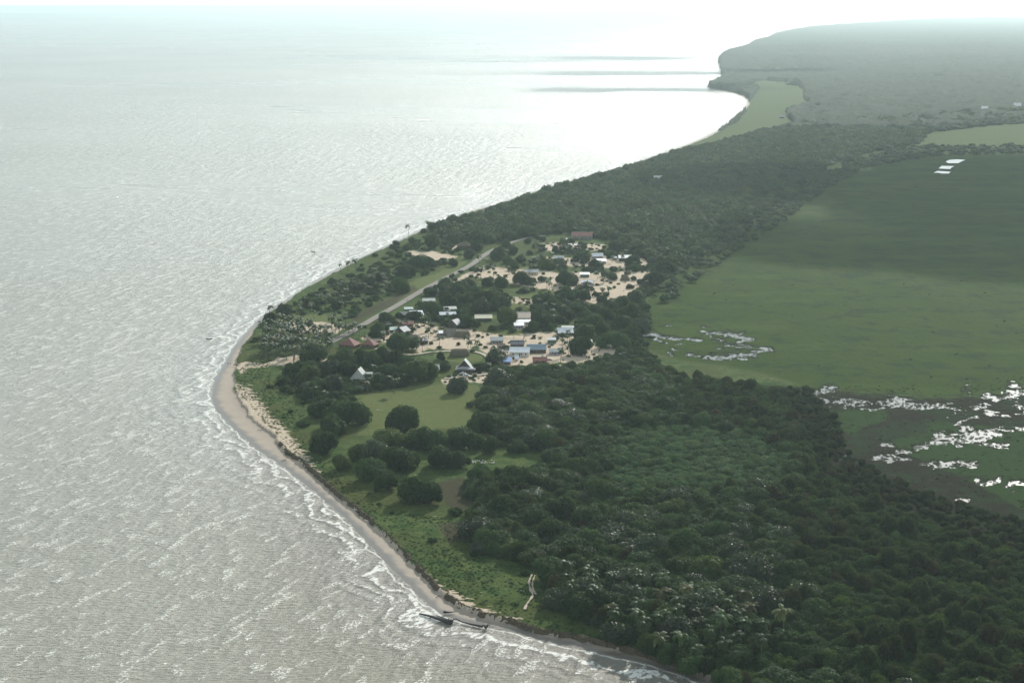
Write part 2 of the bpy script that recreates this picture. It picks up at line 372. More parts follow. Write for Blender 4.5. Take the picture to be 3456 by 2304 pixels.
# ---- terrain material
def terrain_mat():
    m, nt, out = newmat('grass_sand_ground')
    p = pos(nt)
    ma = attr(nt, 'ma'); mb = attr(nt, 'mb')
    sa = nt.nodes.new('ShaderNodeSeparateColor'); L(nt, ma.outputs['Color'], sa.inputs[0])
    sb = nt.nodes.new('ShaderNodeSeparateColor'); L(nt, mb.outputs['Color'], sb.inputs[0])
    nL = noise_(nt, p, 0.018, 4); nM = noise_(nt, p, 0.12, 4, 0.6); nS = noise_(nt, p, 0.7, 3, 0.65)
    nF = noise_(nt, p, 2.2, 2, 0.7)
    grass = mixc(nt, ss(nt, nM, 0.35, 0.65), (0.042, 0.082, 0.022), (0.088, 0.122, 0.036))
    grass = mixc(nt, ss(nt, nL, 0.45, 0.62), grass, (0.075, 0.088, 0.026))
    grass = mixc(nt, math_(nt, 'MULTIPLY', ss(nt, nS, 0.5, 0.68), 0.65), grass, (0.018, 0.038, 0.012))
    grass = mixc(nt, math_(nt, 'MULTIPLY', ss(nt, nF, 0.6, 0.75), 0.5), grass, (0.10, 0.125, 0.04))
    lawn = mixc(nt, nM, (0.092, 0.138, 0.040), (0.140, 0.142, 0.058))
    lawn = mixc(nt, math_(nt, 'MULTIPLY', ss(nt, nS, 0.5, 0.7), 0.3), lawn, (0.055, 0.08, 0.018))
    soil = mixc(nt, nS, (0.045, 0.036, 0.026), (0.07, 0.062, 0.035))
    sand = mixc(nt, nM, (0.50, 0.40, 0.29), (0.62, 0.52, 0.40))
    sand = mixc(nt, math_(nt, 'MULTIPLY', ss(nt, nS, 0.52, 0.72), 0.5), sand, (0.26, 0.22, 0.15))
    marsh = mixc(nt, noise_(nt, p, 0.02, 4, .6, sc=(1, 2.5, 1)), (0.020, 0.056, 0.004), (0.046, 0.072, 0.006))
    marsh = mixc(nt, math_(nt, 'MULTIPLY', ss(nt, nS, 0.5, 0.7), 0.5), marsh, (0.012, 0.030, 0.007))
    marsh = mixc(nt, math_(nt, 'MULTIPLY', ss(nt, noise_(nt, p, 0.006, 4, .6), 0.5, 0.7), 0.6), marsh, (0.066, 0.078, 0.015))
    marsh = mixc(nt, math_(nt, 'MULTIPLY', ss(nt, noise_(nt, p, 0.035, 5, .7), 0.48, 0.62), 0.75), marsh, (0.014, 0.036, 0.010))
    marsh = mixc(nt, math_(nt, 'MULTIPLY', ss(nt, noise_(nt, p, 0.012, 5, .65, sc=(2.5, 1, 1)), 0.50, 0.62), 0.5), marsh, (0.052, 0.092, 0.012))
    brown = mixc(nt, nM, (0.010, 0.012, 0.004), (0.020, 0.014, 0.007))
    brown = mixc(nt, ss(nt, nS, .5, .7), brown, (0.008, 0.013, 0.005))
    brown = mixc(nt, math_(nt, 'MULTIPLY', ss(nt, noise_(nt, p, 0.03, 5, .65), .48, .6), .8), brown, (0.013, 0.032, 0.006))
    def mask(x, k=0.5, w=0.12, nz=None):
        nn = nz if nz is not None else nM
        return ss(nt, math_(nt, 'ADD', x, math_(nt, 'MULTIPLY', math_(nt, 'SUBTRACT', nn, 0.5), k)), 0.5 - w, 0.5 + w)
    edge = math_(nt, 'ADD', math_(nt, 'MULTIPLY', nM, 0.5), math_(nt, 'MULTIPLY', nS, 0.5))
    c = mixc(nt, mask(sa.outputs[1], 0.7, 0.2, edge), grass, lawn)
    c = mixc(nt, math_(nt, 'MULTIPLY', mask(sa.outputs[2], 1.0, 0.25, edge), 0.85), c, soil)
    stk = noise_(nt, p, 0.35, 3, 0.6, sc=(3, 1, 1), rot=-0.3)
    c = mixc(nt, mask(ma.outputs['Alpha'], 2.2, 0.1, stk), c, sand)
    c = mixc(nt, mask(sa.outputs[0], 2.2, 0.12, edge), c, sand)
    c = mixc(nt, mask(mb.outputs['Alpha'], 1.2, 0.15, noise_(nt, p, 0.015, 4, .6)), c, (0.075, 0.105, 0.03))
    br = mixc(nt, mask(math_(nt, 'ADD', sb.outputs[2], 0.22), 1.6, 0.15, noise_(nt, p, 0.05, 4, .6)), brown, (0.020, 0.050, 0.008))
    mr = mixc(nt, mask(sb.outputs[1], 0.9, 0.15, nM), marsh, br)
    wt_ = attr(nt, 'wetness').outputs['Fac']
    mr = mixc(nt, math_(nt, 'MULTIPLY', ss(nt, wt_, -0.75, -0.25), 0.8), mr, (0.014, 0.016, 0.007))
    c = mixc(nt, mask(sb.outputs[0], 0.7, 0.15, edge), c, mr)
    h = math_(nt, 'ADD', math_(nt, 'MULTIPLY', nS, 1.0), math_(nt, 'MULTIPLY', nF, 0.4))
    princ(nt, out, c, 0.95, 0.03, bump(nt, h, 0.9, 0.8))
    return m
M_TER = terrain_mat()

def beach_mat():
    m, nt, out = newmat('beach_sand')
    p = pos(nt); d = attr(nt, 'dw').outputs['Fac']
    n1 = noise_(nt, p, 0.12, 4); n2 = noise_(nt, p, 0.9, 3); n3 = noise_(nt, p, 0.25, 3, .6)
    dd = math_(nt, 'ADD', d, math_(nt, 'MULTIPLY', math_(nt, 'SUBTRACT', n1, 0.5), 9.0))
    wet = ss(nt, dd, 6.0, 1.5)
    dry = mixc(nt, n1, (0.30, 0.245, 0.19), (0.39, 0.33, 0.255))
    dry = mixc(nt, math_(nt, 'MULTIPLY', ss(nt, dd, 9, 17), 0.7), dry, (0.25, 0.20, 0.155))
    c = mixc(nt, wet, dry, (0.16, 0.14, 0.115))
    deb = math_(nt, 'MULTIPLY', ss(nt, n2, 0.62, 0.7), ss(nt, dd, 12, 20))
    c = mixc(nt, math_(nt, 'MULTIPLY', deb, 0.8), c, (0.05, 0.04, 0.03))
    rough = math_(nt, 'SUBTRACT', 0.85, math_(nt, 'MULTIPLY', wet, 0.5))
    princ(nt, out, c, rough, 0.5, bump(nt, n2, 0.15, 0.6))
    return m
M_BEACH = beach_mat()

tag(link('ground', build_grid('ground', X, Y, Zg, groundf, M_TER, attrsG)), 'flat green coastal land with mown field and sandy village yards', 'ground', kind='structure')
tag(link('beach', build_grid('beach', X, Y, Zg, beachf, M_BEACH, attrsG)), 'narrow grey sand beach curving round the point', 'beach', kind='structure')
tag(link('marsh', build_grid('marsh', X, Y, Zg, marshf, M_TER, attrsG)), 'bright green grassy marsh with brown swampy edge', 'marsh', kind='structure')

# ------------------------------------------------------------------ water
def calm_mat():
    m, nt, out = newmat('still_marsh_water')
    p = pos(nt)
    n = noise_(nt, p, 0.8, 2)
    princ(nt, out, (0.06, 0.06, 0.045), 0.16, 0.9, bump(nt, n, 0.02, 0.5))
    return m
M_CALM = calm_mat()
def flat_poly(name, pts, z, mat):
    bm = bmesh.new()
    vs = [bm.verts.new((x, y, z)) for x, y in pts]
    f = bm.faces.new(vs); f.normal_update()
    if f.normal.z < 0: f.normal_flip()
    bmesh.ops.triangulate(bm, faces=bm.faces)
    me = bpy.data.meshes.new(name); bm.to_mesh(me); bm.free()
    return link(name, me, mat)
tag(flat_poly('marsh_water', atn([(1460,735),(1560,725),(2352,800),(3000,840),(3200,1200),(2450,1300),(2150,1190),(1850,1070),(1640,930),(1620,835),(1500,822)], WT), WT, M_CALM), 'bright sky-reflecting pools among marsh reeds', 'water', kind='structure')
for i, pts in enumerate([[(3192,546),(3203,540),(3230,538),(3259,540),(3245,545),(3235,551),(3200,551)],
                         [(3168,569),(3178,560),(3223,561),(3212,565),(3208,571),(3185,570)],
                         [(3150,584),(3165,577),(3209,580),(3202,586),(3178,586),(3165,583)]]):
    o = flat_poly('pond', atn([(x * .6805, y * .6805) for x, y in pts], 2.9), 2.9, M_CALM)
    tag(o, ['farthest and widest of the three bright ponds in the green marsh', 'middle bright pond between the other two in the marsh', 'nearest of the three bright ponds in the green marsh'][i], 'pond', 'three rectangular ponds in the marsh', 'structure')

def sea_mat():
    m, nt, out = newmat('silty_sea_water')
    p = pos(nt); d = attr(nt, 'shore').outputs['Fac']
    # swell crests, chop, ripples
    sw = noise_(nt, p, 0.085, 2, .5, sc=(3.2, 1.0, 1), rot=R(74))
    sw2 = noise_(nt, p, 0.2, 2, .55, sc=(2.6, 1.0, 1), rot=R(66))
    ch = noise_(nt, p, 0.6, 3, .62, sc=(2.0, 1.0, 1), rot=R(10))
    rp = noise_(nt, p, 2.3, 2, .6)
    wob = noise_(nt, p, 0.02, 3, .55)
    ph = math_(nt, 'ADD', math_(nt, 'MULTIPLY', d, 0.52), math_(nt, 'MULTIPLY', wob, 34.0))
    crest = math_(nt, 'SINE', ph)
    h = math_(nt, 'ADD', math_(nt, 'ADD', math_(nt, 'MULTIPLY', sw, 3.0), math_(nt, 'MULTIPLY', sw2, 2.2)),
              math_(nt, 'ADD', math_(nt, 'MULTIPLY', ch, 1.4), math_(nt, 'MULTIPLY', rp, 0.45)))
    h = math_(nt, 'ADD', h, math_(nt, 'MULTIPLY', math_(nt, 'MULTIPLY', crest, 0.3), ss(nt, d, 60, 8)))
    nm = bump(nt, h, 1.0, 1.0)
    big = noise_(nt, p, 0.0011, 3, .5, sc=(0.5, 1, 1))
    base = mixc(nt, ss(nt, big, 0.3, 0.7), (0.225, 0.205, 0.145), (0.285, 0.265, 0.195))
    base = mixc(nt, ss(nt, d, 60, 3), base, (0.24, 0.225, 0.185))
    slick = noise_(nt, p, 0.0016, 4, .55, sc=(4, 1, 1), rot=R(-12))
    b = princ(nt, None, base, math_(nt, 'ADD', 0.26, math_(nt, 'MULTIPLY', ss(nt, slick, .3, .7), 0.07)), 0.5, nm); b.inputs['IOR'].default_value = 1.33
    b.inputs['Coat Weight'].default_value = 0.4; b.inputs['Coat Roughness'].default_value = 0.07; b.inputs['Coat IOR'].default_value = 1.33
    h2 = math_(nt, 'ADD', math_(nt, 'ADD', math_(nt, 'MULTIPLY', sw, 3.6), math_(nt, 'MULTIPLY', sw2, 3.0)), math_(nt, 'ADD', math_(nt, 'MULTIPLY', ch, 2.0), math_(nt, 'MULTIPLY', rp, 0.8)))
    L(nt, bump(nt, h2, 1.0, 1.0), b.inputs['Coat Normal'])
    # foam: shore break, swash line and scattered white caps doubling as painted sun glints
    nf = noise_(nt, p, 0.42, 4, .7, sc=(1.8, 1, 1), rot=R(50)); nf2 = noise_(nt, p, 0.07, 2, .5)
    dd = math_(nt, 'ADD', d, math_(nt, 'MULTIPLY', math_(nt, 'SUBTRACT', nf2, 0.5), 9.0))
    band = math_(nt, 'MULTIPLY', ss(nt, dd, 40, 6), ss(nt, dd, 0.3, 1.5))
    brk = math_(nt, 'MULTIPLY', ss(nt, crest, 0.25, 0.85), band)
    fshore = ss(nt, math_(nt, 'ADD', nf, math_(nt, 'MULTIPLY', brk, 0.24)), 0.67, 0.76)
    line = math_(nt, 'MULTIPLY', ss(nt, math_(nt, 'ABSOLUTE', math_(nt, 'SUBTRACT', dd, 1.6)), 0.8, 0.2), ss(nt, nf, .35, .5))
    line2 = line
    cap_glint = math_(nt, 'MULTIPLY', ss(nt, math_(nt, 'ADD', sw2, math_(nt, 'MULTIPLY', sw, .45)), 0.815, 0.85), ss(nt, noise_(nt, p, 0.9, 3, .7), 0.50, 0.56))
    foam = math_(nt, 'MAXIMUM', math_(nt, 'MAXIMUM', math_(nt, 'MULTIPLY', fshore, ss(nt, band, 0.0, 0.3)), math_(nt, 'MULTIPLY', math_(nt, 'MAXIMUM', line, line2), 0.8)), math_(nt, 'MULTIPLY', cap_glint, 0.95))
    fb = princ(nt, None, (0.70, 0.69, 0.63), 0.7, 0.2)
    mx = nt.nodes.new('ShaderNodeMixShader'); L(nt, foam, mx.inputs[0]); L(nt, b.outputs[0], mx.inputs[1]); L(nt, fb.outputs[0], mx.inputs[2])
    L(nt, mx.outputs[0], out.inputs[0])
    return m
M_SEA = sea_mat()
rs2 = radii(250, 2500, 12, 62000, 1.04)
XS, YS = polar(-60, 60, 0.25, rs2)
dS = -(seg_dist(XS, YS, W_POLY, True) * np.where(inside(XS, YS, W_POLY), 1, -1))
ZS = np.zeros(XS.shape)
tag(link('sea', build_grid('sea', XS, YS, ZS, fc(dS) > -60, M_SEA, {'shore': dS}, False)), 'silvery choppy silty sea glittering under the sun', 'sea', kind='structure')

# ------------------------------------------------------------------ far forest canopy sheet
mFar = (dW > 8) & (V < 300) & (rr > 2900) & (mSpit + (fnoise(X / 110, Y / 190, 81, 3) - .5) * 1.3 < .5) & (mMarsh < .5)
FARGRASS = [(1500 * .5 + 1176 + 340, 0)]
PALE_UV = [(2110,332),(2130,305),(2240,290),(2352,280),(3200,262),(3200,345),(2352,345),(2110,342)]
pale = region([[(2110,330),(2130,300),(2240,284),(2352,276),(2352,355),(2250,345),(2120,345)]], 3)
mFar &= pale < .5
Zf = 2.2 + np.where(mFar, 1, 0) * (9 + (fnoise(X / 22, Y / 40, 61, 3) - .5) * 16 + (hash2(np.floor(X / 9), np.floor(Y / 14), 5) - .5) * 4 + (fnoise(X / 400, Y / 600, 71, 3) - .5) * 14) + np.clip((rr - 6000) / 3000, 0, 1) * 10
def canopy_mat():
    m, nt, out = newmat('far_canopy')
    p = pos(nt)
    n1 = noise_(nt, p, 0.08, 4, .6); n2 = noise_(nt, p, 0.004, 3)
    c = mixc(nt, ss(nt, n1, .35, .65), (0.012, 0.026, 0.010), (0.026, 0.045, 0.015))
    c = mixc(nt, ss(nt, n2, .5, .7), c, (0.03, 0.042, 0.018))
    c = mixc(nt, math_(nt, 'MULTIPLY', ss(nt, noise_(nt, p, 0.02, 4, .65), .5, .62), .6), c, (0.008, 0.018, 0.008))
    princ(nt, out, c, .95, .05, bump(nt, n1, 2, .6))
    return m
fm = fc(mFar.astype(float)) > 0.2
tag(link('forest_canopy', build_grid('forest_canopy', X, Y, Zf, fm, canopy_mat())), 'hazy unbroken forest reaching to the horizon along the far coast', 'forest', kind='stuff')

# ------------------------------------------------------------------ road
def ribbon(name, uv, w, z, mat, taper=None, jit=0.0, smoothit=2):
    P = smooth_line(np.array([at(u, v, z)[:2] for u, v in uv]), smoothit)
    T = np.gradient(P, axis=0); T /= np.linalg.norm(T, axis=1)[:, None] + 1e-9
    Nn = np.stack([-T[:, 1], T[:, 0]], -1)
    ww = np.full(len(P), w / 2) + (rng.random(len(P)) - .5) * jit
    A = P + Nn * ww[:, None]; B = P - Nn * ww[:, None]
    Vv = np.concatenate([np.c_[A, np.full(len(P), z)], np.c_[B, np.full(len(P), z)]])
    n = len(P); f = [[i, i + 1, n + i + 1, n + i] for i in range(n - 1)]
    me = mesh_np(name, Vv, f)
    return link(name, me, mat)
M_ROAD = plain('worn_road_surface', (0.225, 0.205, 0.18), .9, .15, .2, .2)
M_PATH = plain('sandy_path', (0.42, 0.36, 0.28), .9, .2, .2, .4)
tag(ribbon('road', [(760,785),(800,765),(830,748),(870,724),(920,697),(960,672),(1000,650),(1050,625),(1085,607),(1105,590),(1130,575),(1160,562),(1200,548),(1250,540)], 6.4, 2.75, M_ROAD), 'long straight pale road through the village', 'road', kind='structure')
tag(ribbon('path', [(862,800),(890,803),(920,812),(950,815),(985,808),(1040,805),(1090,806),(1118,815),(1125,830),(1120,845),(1140,852)], 3.2, 2.76, M_PATH, jit=.3), 'curving pale lane round the village green', 'lane', kind='structure')
tag(ribbon('path', [(1020,868),(1060,866),(1120,858),(1180,850),(1260,842),(1330,835)], 3.5, 2.74, M_PATH, jit=.4), 'sandy lane along the near side of the village', 'lane', kind='structure')
tag(ribbon('path', [(1222,1318),(1214,1335),(1218,1352),(1226,1366),(1210,1385),(1205,1398)], 0.9, 2.75, M_PATH, jit=.6), 'worn sandy track in the grass near the shore', 'track', kind='structure')
tag(ribbon('path', [(1229,1320),(1222,1337),(1224,1352),(1231,1364)], 0.7, 2.755, M_PATH, jit=.6), 'short second rut of the sandy track in the grass', 'track', kind='structure')

# ------------------------------------------------------------------ vegetation prototypes
M_LEAF = leafmat('broad_leaves', (0.015, 0.044, 0.013), (0.036, 0.078, 0.020), (0.055, 0.085, 0.018), .65, .15)
M_LEAFB = leafmat('swamp_leaves', (0.014, 0.032, 0.009), (0.030, 0.042, 0.014), (0.046, 0.038, 0.018), .75, .1)
M_LEAFL = leafmat('low_scrub_leaves', (0.020, 0.050, 0.016), (0.034, 0.072, 0.020), (0.05, 0.09, 0.016), .8, .12)
M_LEAFG = leafmat('glossy_leaves', (0.024, 0.044, 0.02), (0.05, 0.07, 0.036), None, .5, .25, .25)
M_FROND = leafmat('palm_fronds', (0.03, 0.06, 0.02), (0.06, 0.095, 0.03), (0.10, 0.10, 0.04), .5, .14, .3)
M_BARK = plain('grey_brown_bark', (0.14, 0.115, 0.09), .9, .2)

def crown_mesh(name, seed, nq, size, mat, flat=1.0, lobes=13, core=True, spread=.62, ragged=.12):
    """a crown of radius about 1, standing from z=0.1 to about 1.1, of many small leaf clumps round a lumpy core"""
    g = np.random.default_rng(seed)
    C = []; Rr = []
    for i in range(lobes):
        a = g.random() * 2 * math.pi; q = math.sqrt(g.random()) * spread * g.choice([.8, 1.0, 1.22])
        z = 0.42 + (1 - (q / spread) ** 2) * 0.34 * g.uniform(.55, 1.1)
        C.append((q * math.cos(a), q * math.sin(a), z)); Rr.append(g.uniform(.17, .42))
    C.append((0, 0, .45)); Rr.append(.55)
    C = np.array(C); Rr = np.array(Rr)
    Vv = []; F = []
    n = 0; tries = 0
    P = []; Dn = []
    while len(P) < nq and tries < 60:
        tries += 1
        k = g.integers(0, len(C), nq)
        d = g.normal(size=(nq, 3)); d[:, 2] += 0.25; d /= np.linalg.norm(d, axis=1)[:, None]
        p = C[k] + d * (Rr[k] * g.uniform(1 - ragged, 1 + ragged, nq))[:, None]
        dist = np.linalg.norm(p[:, None, :] - C[None], axis=2) / Rr[None]
        ok = (dist.min(1) > 0.86) & (p[:, 2] > .06)
        P.extend(p[ok]); Dn.extend(d[ok])
    P = np.array(P[:nq]); Dn = np.array(Dn[:nq]); m = len(P)
    nrm = Dn + g.normal(size=(m, 3)) * .55; nrm /= np.linalg.norm(nrm, axis=1)[:, None]
    t = np.cross(nrm, g.normal(size=(m, 3))); t /= np.linalg.norm(t, axis=1)[:, None]
    b = np.cross(nrm, t)
    s = size * g.uniform(.55, 1.35, m)[:, None]; s2 = size * g.uniform(.35, .9, m)[:, None]
    q = np.stack([P - t * s, P - b * s2 * .9 + nrm * s * .12, P + t * s, P + b * s2 - nrm * s * .1], 1)
    Vv = q.reshape(-1, 3); F = np.arange(m * 4).reshape(-1, 4)
    if core:
        bm = bmesh.new()
        for c, r in zip(C, Rr):
            bmesh.ops.create_icosphere(bm, subdivisions=1, radius=r * .86, matrix=Matrix.Translation(Vector(c)))
        cv = np.array([v.co[:] for v in bm.verts]); cf = np.array([[v.index for v in f.verts] for f in bm.faces])
        bm.free()
        cv += (g.random(cv.shape) - .5) * .05
        cf4 = np.c_[cf, cf[:, 2]]
        # triangles kept apart from quads
        me = bpy.data.meshes.new(name)
        allv = np.concatenate([Vv, cv]); allv[:, 2] *= flat
        fl = [list(x) for x in F] + [[int(y) + len(Vv) for y in x] for x in cf]
        me.from_pydata([tuple(x) for x in allv], [], fl); me.update()
    else:
        Vv[:, 2] *= flat
        me = mesh_np(name, Vv, F)
    me.materials.append(mat)
    return me

def tube(bm, pts, rads, seg=6):
    rings = []
    for i, p in enumerate(pts):
        p = Vector(p)
        if i == 0: t = Vector(pts[1]) - p
        elif i == len(pts) - 1: t = p - Vector(pts[i - 1])
        else: t = Vector(pts[i + 1]) - Vector(pts[i - 1])
        t.normalize()
        a = t.orthogonal().normalized(); b = t.cross(a)
        rings.append([bm.verts.new(p + (a * math.cos(2 * math.pi * k / seg) + b * math.sin(2 * math.pi * k / seg)) * rads[i]) for k in range(seg)])
    for r0, r1 in zip(rings[:-1], rings[1:]):
        for k in range(seg):
            bm.faces.new((r0[k], r0[(k + 1) % seg], r1[(k + 1) % seg], r1[k]))
    bm.faces.new(rings[0][::-1]); bm.faces.new(rings[-1])

def bm_mesh(name, bm, mat=None, smooth=False):
    me = bpy.data.meshes.new(name); bmesh.ops.recalc_face_normals(bm, faces=bm.faces)
    bm.to_mesh(me); bm.free()
    if smooth: me.polygons.foreach_set('use_smooth', [True] * len(me.polygons))
    if mat is not None: me.materials.append(mat)
    return me

def trunk_mesh(seed, h=.5, r=.045):
    g = random.Random(seed); bm = bmesh.new()
    tube(bm, [(0, 0, -.03), (g.uniform(-.02, .02), 0, h * .5), (g.uniform(-.05, .05), g.uniform(-.05, .05), h)], [r * 1.4, r, r * .7])
    for i in range(5):
        a = i * 1.26 + g.random(); q = g.uniform(.3, .5)
        tube(bm, [(0, 0, h * .45), (math.cos(a) * q * .5, math.sin(a) * q * .5, h * .85), (math.cos(a) * q, math.sin(a) * q, h * g.uniform(1.1, 1.5))], [r * .6, r * .4, r * .15], 5)
    return bm_mesh('trunk', bm, M_BARK)

CROWNS = [crown_mesh('crown', 100 + i, 2600, .055, M_LEAF, flat=random.uniform(.85, 1.1), lobes=12 + i) for i in range(6)]
CROWNSG = [crown_mesh('crown', 200 + i, 2200, .06, M_LEAFG, flat=1.0, lobes=15, ragged=.2) for i in range(2)]
CROWNSB = [crown_mesh('crown', 300 + i, 2000, .06, M_LEAFB, flat=random.uniform(1.1, 1.5), lobes=11, ragged=.22) for i in range(4)]
M_LEAFS = leafmat('pale_scrub_leaves', (0.048, 0.105, 0.036), (0.066, 0.125, 0.044), (0.075, 0.12, 0.04), .8, .1)
CROWNSS = [crown_mesh('crown', 450 + i, 900, .085, M_LEAFS, flat=.8, lobes=9, ragged=.25) for i in range(3)]
CROWNSL = [crown_mesh('crown', 400 + i, 900, .085, M_LEAFL, flat=.8, lobes=9, ragged=.25) for i in range(3)]
LOWC = [crown_mesh('low_crown', 500 + i, 420, .12, M_LEAF, flat=random.uniform(.9, 1.2), lobes=9, ragged=.2) for i in range(5)]
TRUNKS = [trunk_mesh(i) for i in range(3)]

def palm_meshes(seed, h):
    g = random.Random(seed)
    bm = bmesh.new(); lx = g.uniform(-.1, .1) * h; ly = g.uniform(-.1, .1) * h
    tp = Vector((lx, ly, h))
    tube(bm, [(0, 0, -.3), (lx * .2, ly * .2, h * .35), (lx * .55, ly * .55, h * .7), tp], [.24, .17, .14, .13], 6)
    trunk = bm_mesh('trunk', bm, M_BARK)
    bm = bmesh.new()
    nf = g.randint(15, 19)
    for i in range(nf):
        a = i * 2.399 + g.uniform(-.2, .2); el = g.uniform(-.35, 1.15); ln = g.uniform(3.0, 4.3)
        d = Vector((math.cos(a), math.sin(a), 0)); side = Vector((-math.sin(a), math.cos(a), 0))
        pts = []; p = tp.copy(); e = el
        for k in range(6):
            pts.append(p.copy()); p = p + (d * math.cos(e) + Vector((0, 0, 1)) * math.sin(e)) * (ln / 5); e -= .38
        wd = [.15, .62, .8, .72, .5, .1]
        for k in range(5):
            for s in (-1, 1):
                w0 = side * s * wd[k]; w1 = side * s * wd[k + 1]; dz = Vector((0, 0, -.45))
                vs = [bm.verts.new(pts[k]), bm.verts.new(pts[k + 1]), bm.verts.new(pts[k + 1] + w1 + dz * wd[k + 1]), bm.verts.new(pts[k] + w0 * g.uniform(.75, 1.0) + dz * wd[k])]
                bm.faces.new(vs)
    crown = bm_mesh('crown', bm, M_FROND)
    return trunk, crown
PALMS = [palm_meshes(20 + i, h) for i, h in enumerate([7.5, 8.5, 6.0, 9.0, 7.0])]

# ------------------------------------------------------------------ landmarks for labels
LM = {  # frame position, words
    'mown field': (950, 940), 'beach point': (520, 900), 'driftwood logs': (1040, 1425), 'red roofed house': (803, 790), 'steep grey roofed house': (826, 860),
    'house with the two white cars': (1070, 845), 'long thatched hut': (1063, 768), 'dark thatched hall': (1056, 810), 'khaki roofed shelter': (1110, 733),
    'brightest white roofed house': (957, 722), 'white roofed house with two windows': (1194, 812), 'brown and white roofed house': (1200, 735), 'large white roof by the scrub': (1299, 765),
    'grey long house on the sand': (1222, 626), 'white roofed hut with lilac wall': (1348, 650), 'white metal barn at the far yard': (1436, 592), 'long red roofed hall': (1337, 540),
    'pale grey roof by the road': (985, 692), 'open hall near the far shore': (1064, 560), 'palm grove': (685, 790), 'sandy clearing by the palms': (715, 752), 'brown bare patch': (1050, 1140),
    'sandy track in the grass': (1222, 1350), 'oval green with the curved lane': (1050, 815), 'blue tarpaulin roof': (1165, 830), 'dark red roof': (1240, 830), 'thatched hut on the sand': (1436, 637),
    'small shack': (1310, 563), 'middle bend of the road': (1000, 650), 'far end of the road': (1190, 552), 'near end of the road': (800, 765), 'left edge of the mown field': (800, 950), 'upper clump of roadside trees': (1150, 585),
}
ORD = ['nearest', 'second nearest', 'third nearest', 'fourth nearest', 'fifth nearest', 'sixth nearest', 'seventh nearest', 'eighth nearest', 'ninth nearest', 'tenth nearest'] + ['%dth nearest' % i for i in range(11, 80)]
PENDING = []   # (object, u, v, kind words)
def finish_labels():
    groups = {}
    for o, u, v, words in PENDING:
        best = min(LM.items(), key=lambda kv: math.hypot(kv[1][0] - u, (kv[1][1] - v) * 2))
        lu, lv = best[1]; du, dv = u - lu, (v - lv) * 2
        rel = ('right of' if du > 0 else 'left of') if abs(du) > abs(dv) else ('in front of' if dv > 0 else 'behind')
        groups.setdefault((words, best[0], rel), []).append((math.hypot(du, dv), o))
    for (words, lm, rel), lst in groups.items():
        lst.sort(key=lambda t: t[0])
        for i, (_, o) in enumerate(lst):
            o['label'] = f"{words} {rel} the {lm}" if len(lst) == 1 else f"{ORD[i]} {words} {rel} the {lm}"

def gz(u, v):
    p = at(u, v, 2.2); return p

def place_tree(u, v, wpx, kind='leaf', hf=1.0, name='broadleaf_tree', group=None, label=None, words=None, xyz=None, wid=None):
    if xyz is None:
        # v is the foot of the crown as seen; the trunk stands a third of the radius farther back
        p = gz(u, v); w = wpx * mpp(v)
        dirn = Vector((p.x, p.y, 0)).normalized(); p = p + dirn * (w * .38)
    else:
        p = Vector(xyz); w = wid
    r = w / 2
    src = {'leaf': CROWNS, 'gloss': CROWNSG, 'swamp': CROWNSB, 'low': CROWNSL}[kind]
    root = empty(name, (p.x, p.y, 2.0), random.uniform(0, 6.28), (r * random.uniform(.9, 1.18), r * random.uniform(.78, 1.0), r * hf))
    cr = link('crown', random.choice(src), None, root)
    if kind != 'low': link('trunk', random.choice(TRUNKS), None, root)
    else: link('stem', random.choice(TRUNKS), None, root)
    tag(root, label, 'shrub' if name == 'shrub' else 'tree', group)
    if label is None: PENDING.append((root, u, v, words or 'dark tree'))
    return root

HX = []
for u_, v_, w_, d_ in [(957,731,28,7),(932,731,24,8),(939,717,18,4),(1028,730,36,6),(1034,720,28,6),(1110,738,38,8),(1045,754,24,6),(1034,774,24,8),(1063,776,36,8),(1013,772,18,4),(973,791,18,5),(948,784,20,6),(925,769,22,7),(904,765,16,5),(936,751,26,6),(803,801,30,10),(850,800,22,8),(826,878,24,8),(848,871,16,5),(829,899,22,4),(995,857,26,8),(1070,857,42,9),(1068,855,18,7),(1056,820,46,9),(1141,790,28,7),(1151,800,16,4),(1188,799,30,7),(1194,818,44,8),(1232,811,42,8),(1275,815,25,5),(1165,838,17,6),(1187,828,7,2),(1240,836,31,6),(1200,738,34,12),(1202,747,32,4),(1192,755,21,5),(1297,772,34,8),(1304,760,26,3),(1267,789,18,5),(1351,794,16,5),(1222,632,27,7),(1343,637,20,5),(1348,655,25,6),(1331,667,21,6),(1308,676,26,5),(1436,601,30,10),(1372,594,24,6),(1379,606,25,6),(1412,598,9,4),(1337,550,47,10),(1415,544,24,8),(1396,520,24,8),(1482,503,22,9),(1585,512,14,7),(1608,518,18,7),(1436,645,20,6),(1283,599,23,7),(1309,568,8,3),(1323,568,8,3),(1298,555,9,3),(985,698,27,7),(1007,679,8,4),(1066,572,32,9),(2021,291,14,10),(1953,334,16,10),(1511,421,18,10),(2261,260,14,14),(2336,252,16,14),(1796,272,10,8)]:
    p_ = at(u_, v_, 2.2); HX.append((p_.x, p_.y + d_ / 2, max(w_ * mpp(v_), d_) / 2))
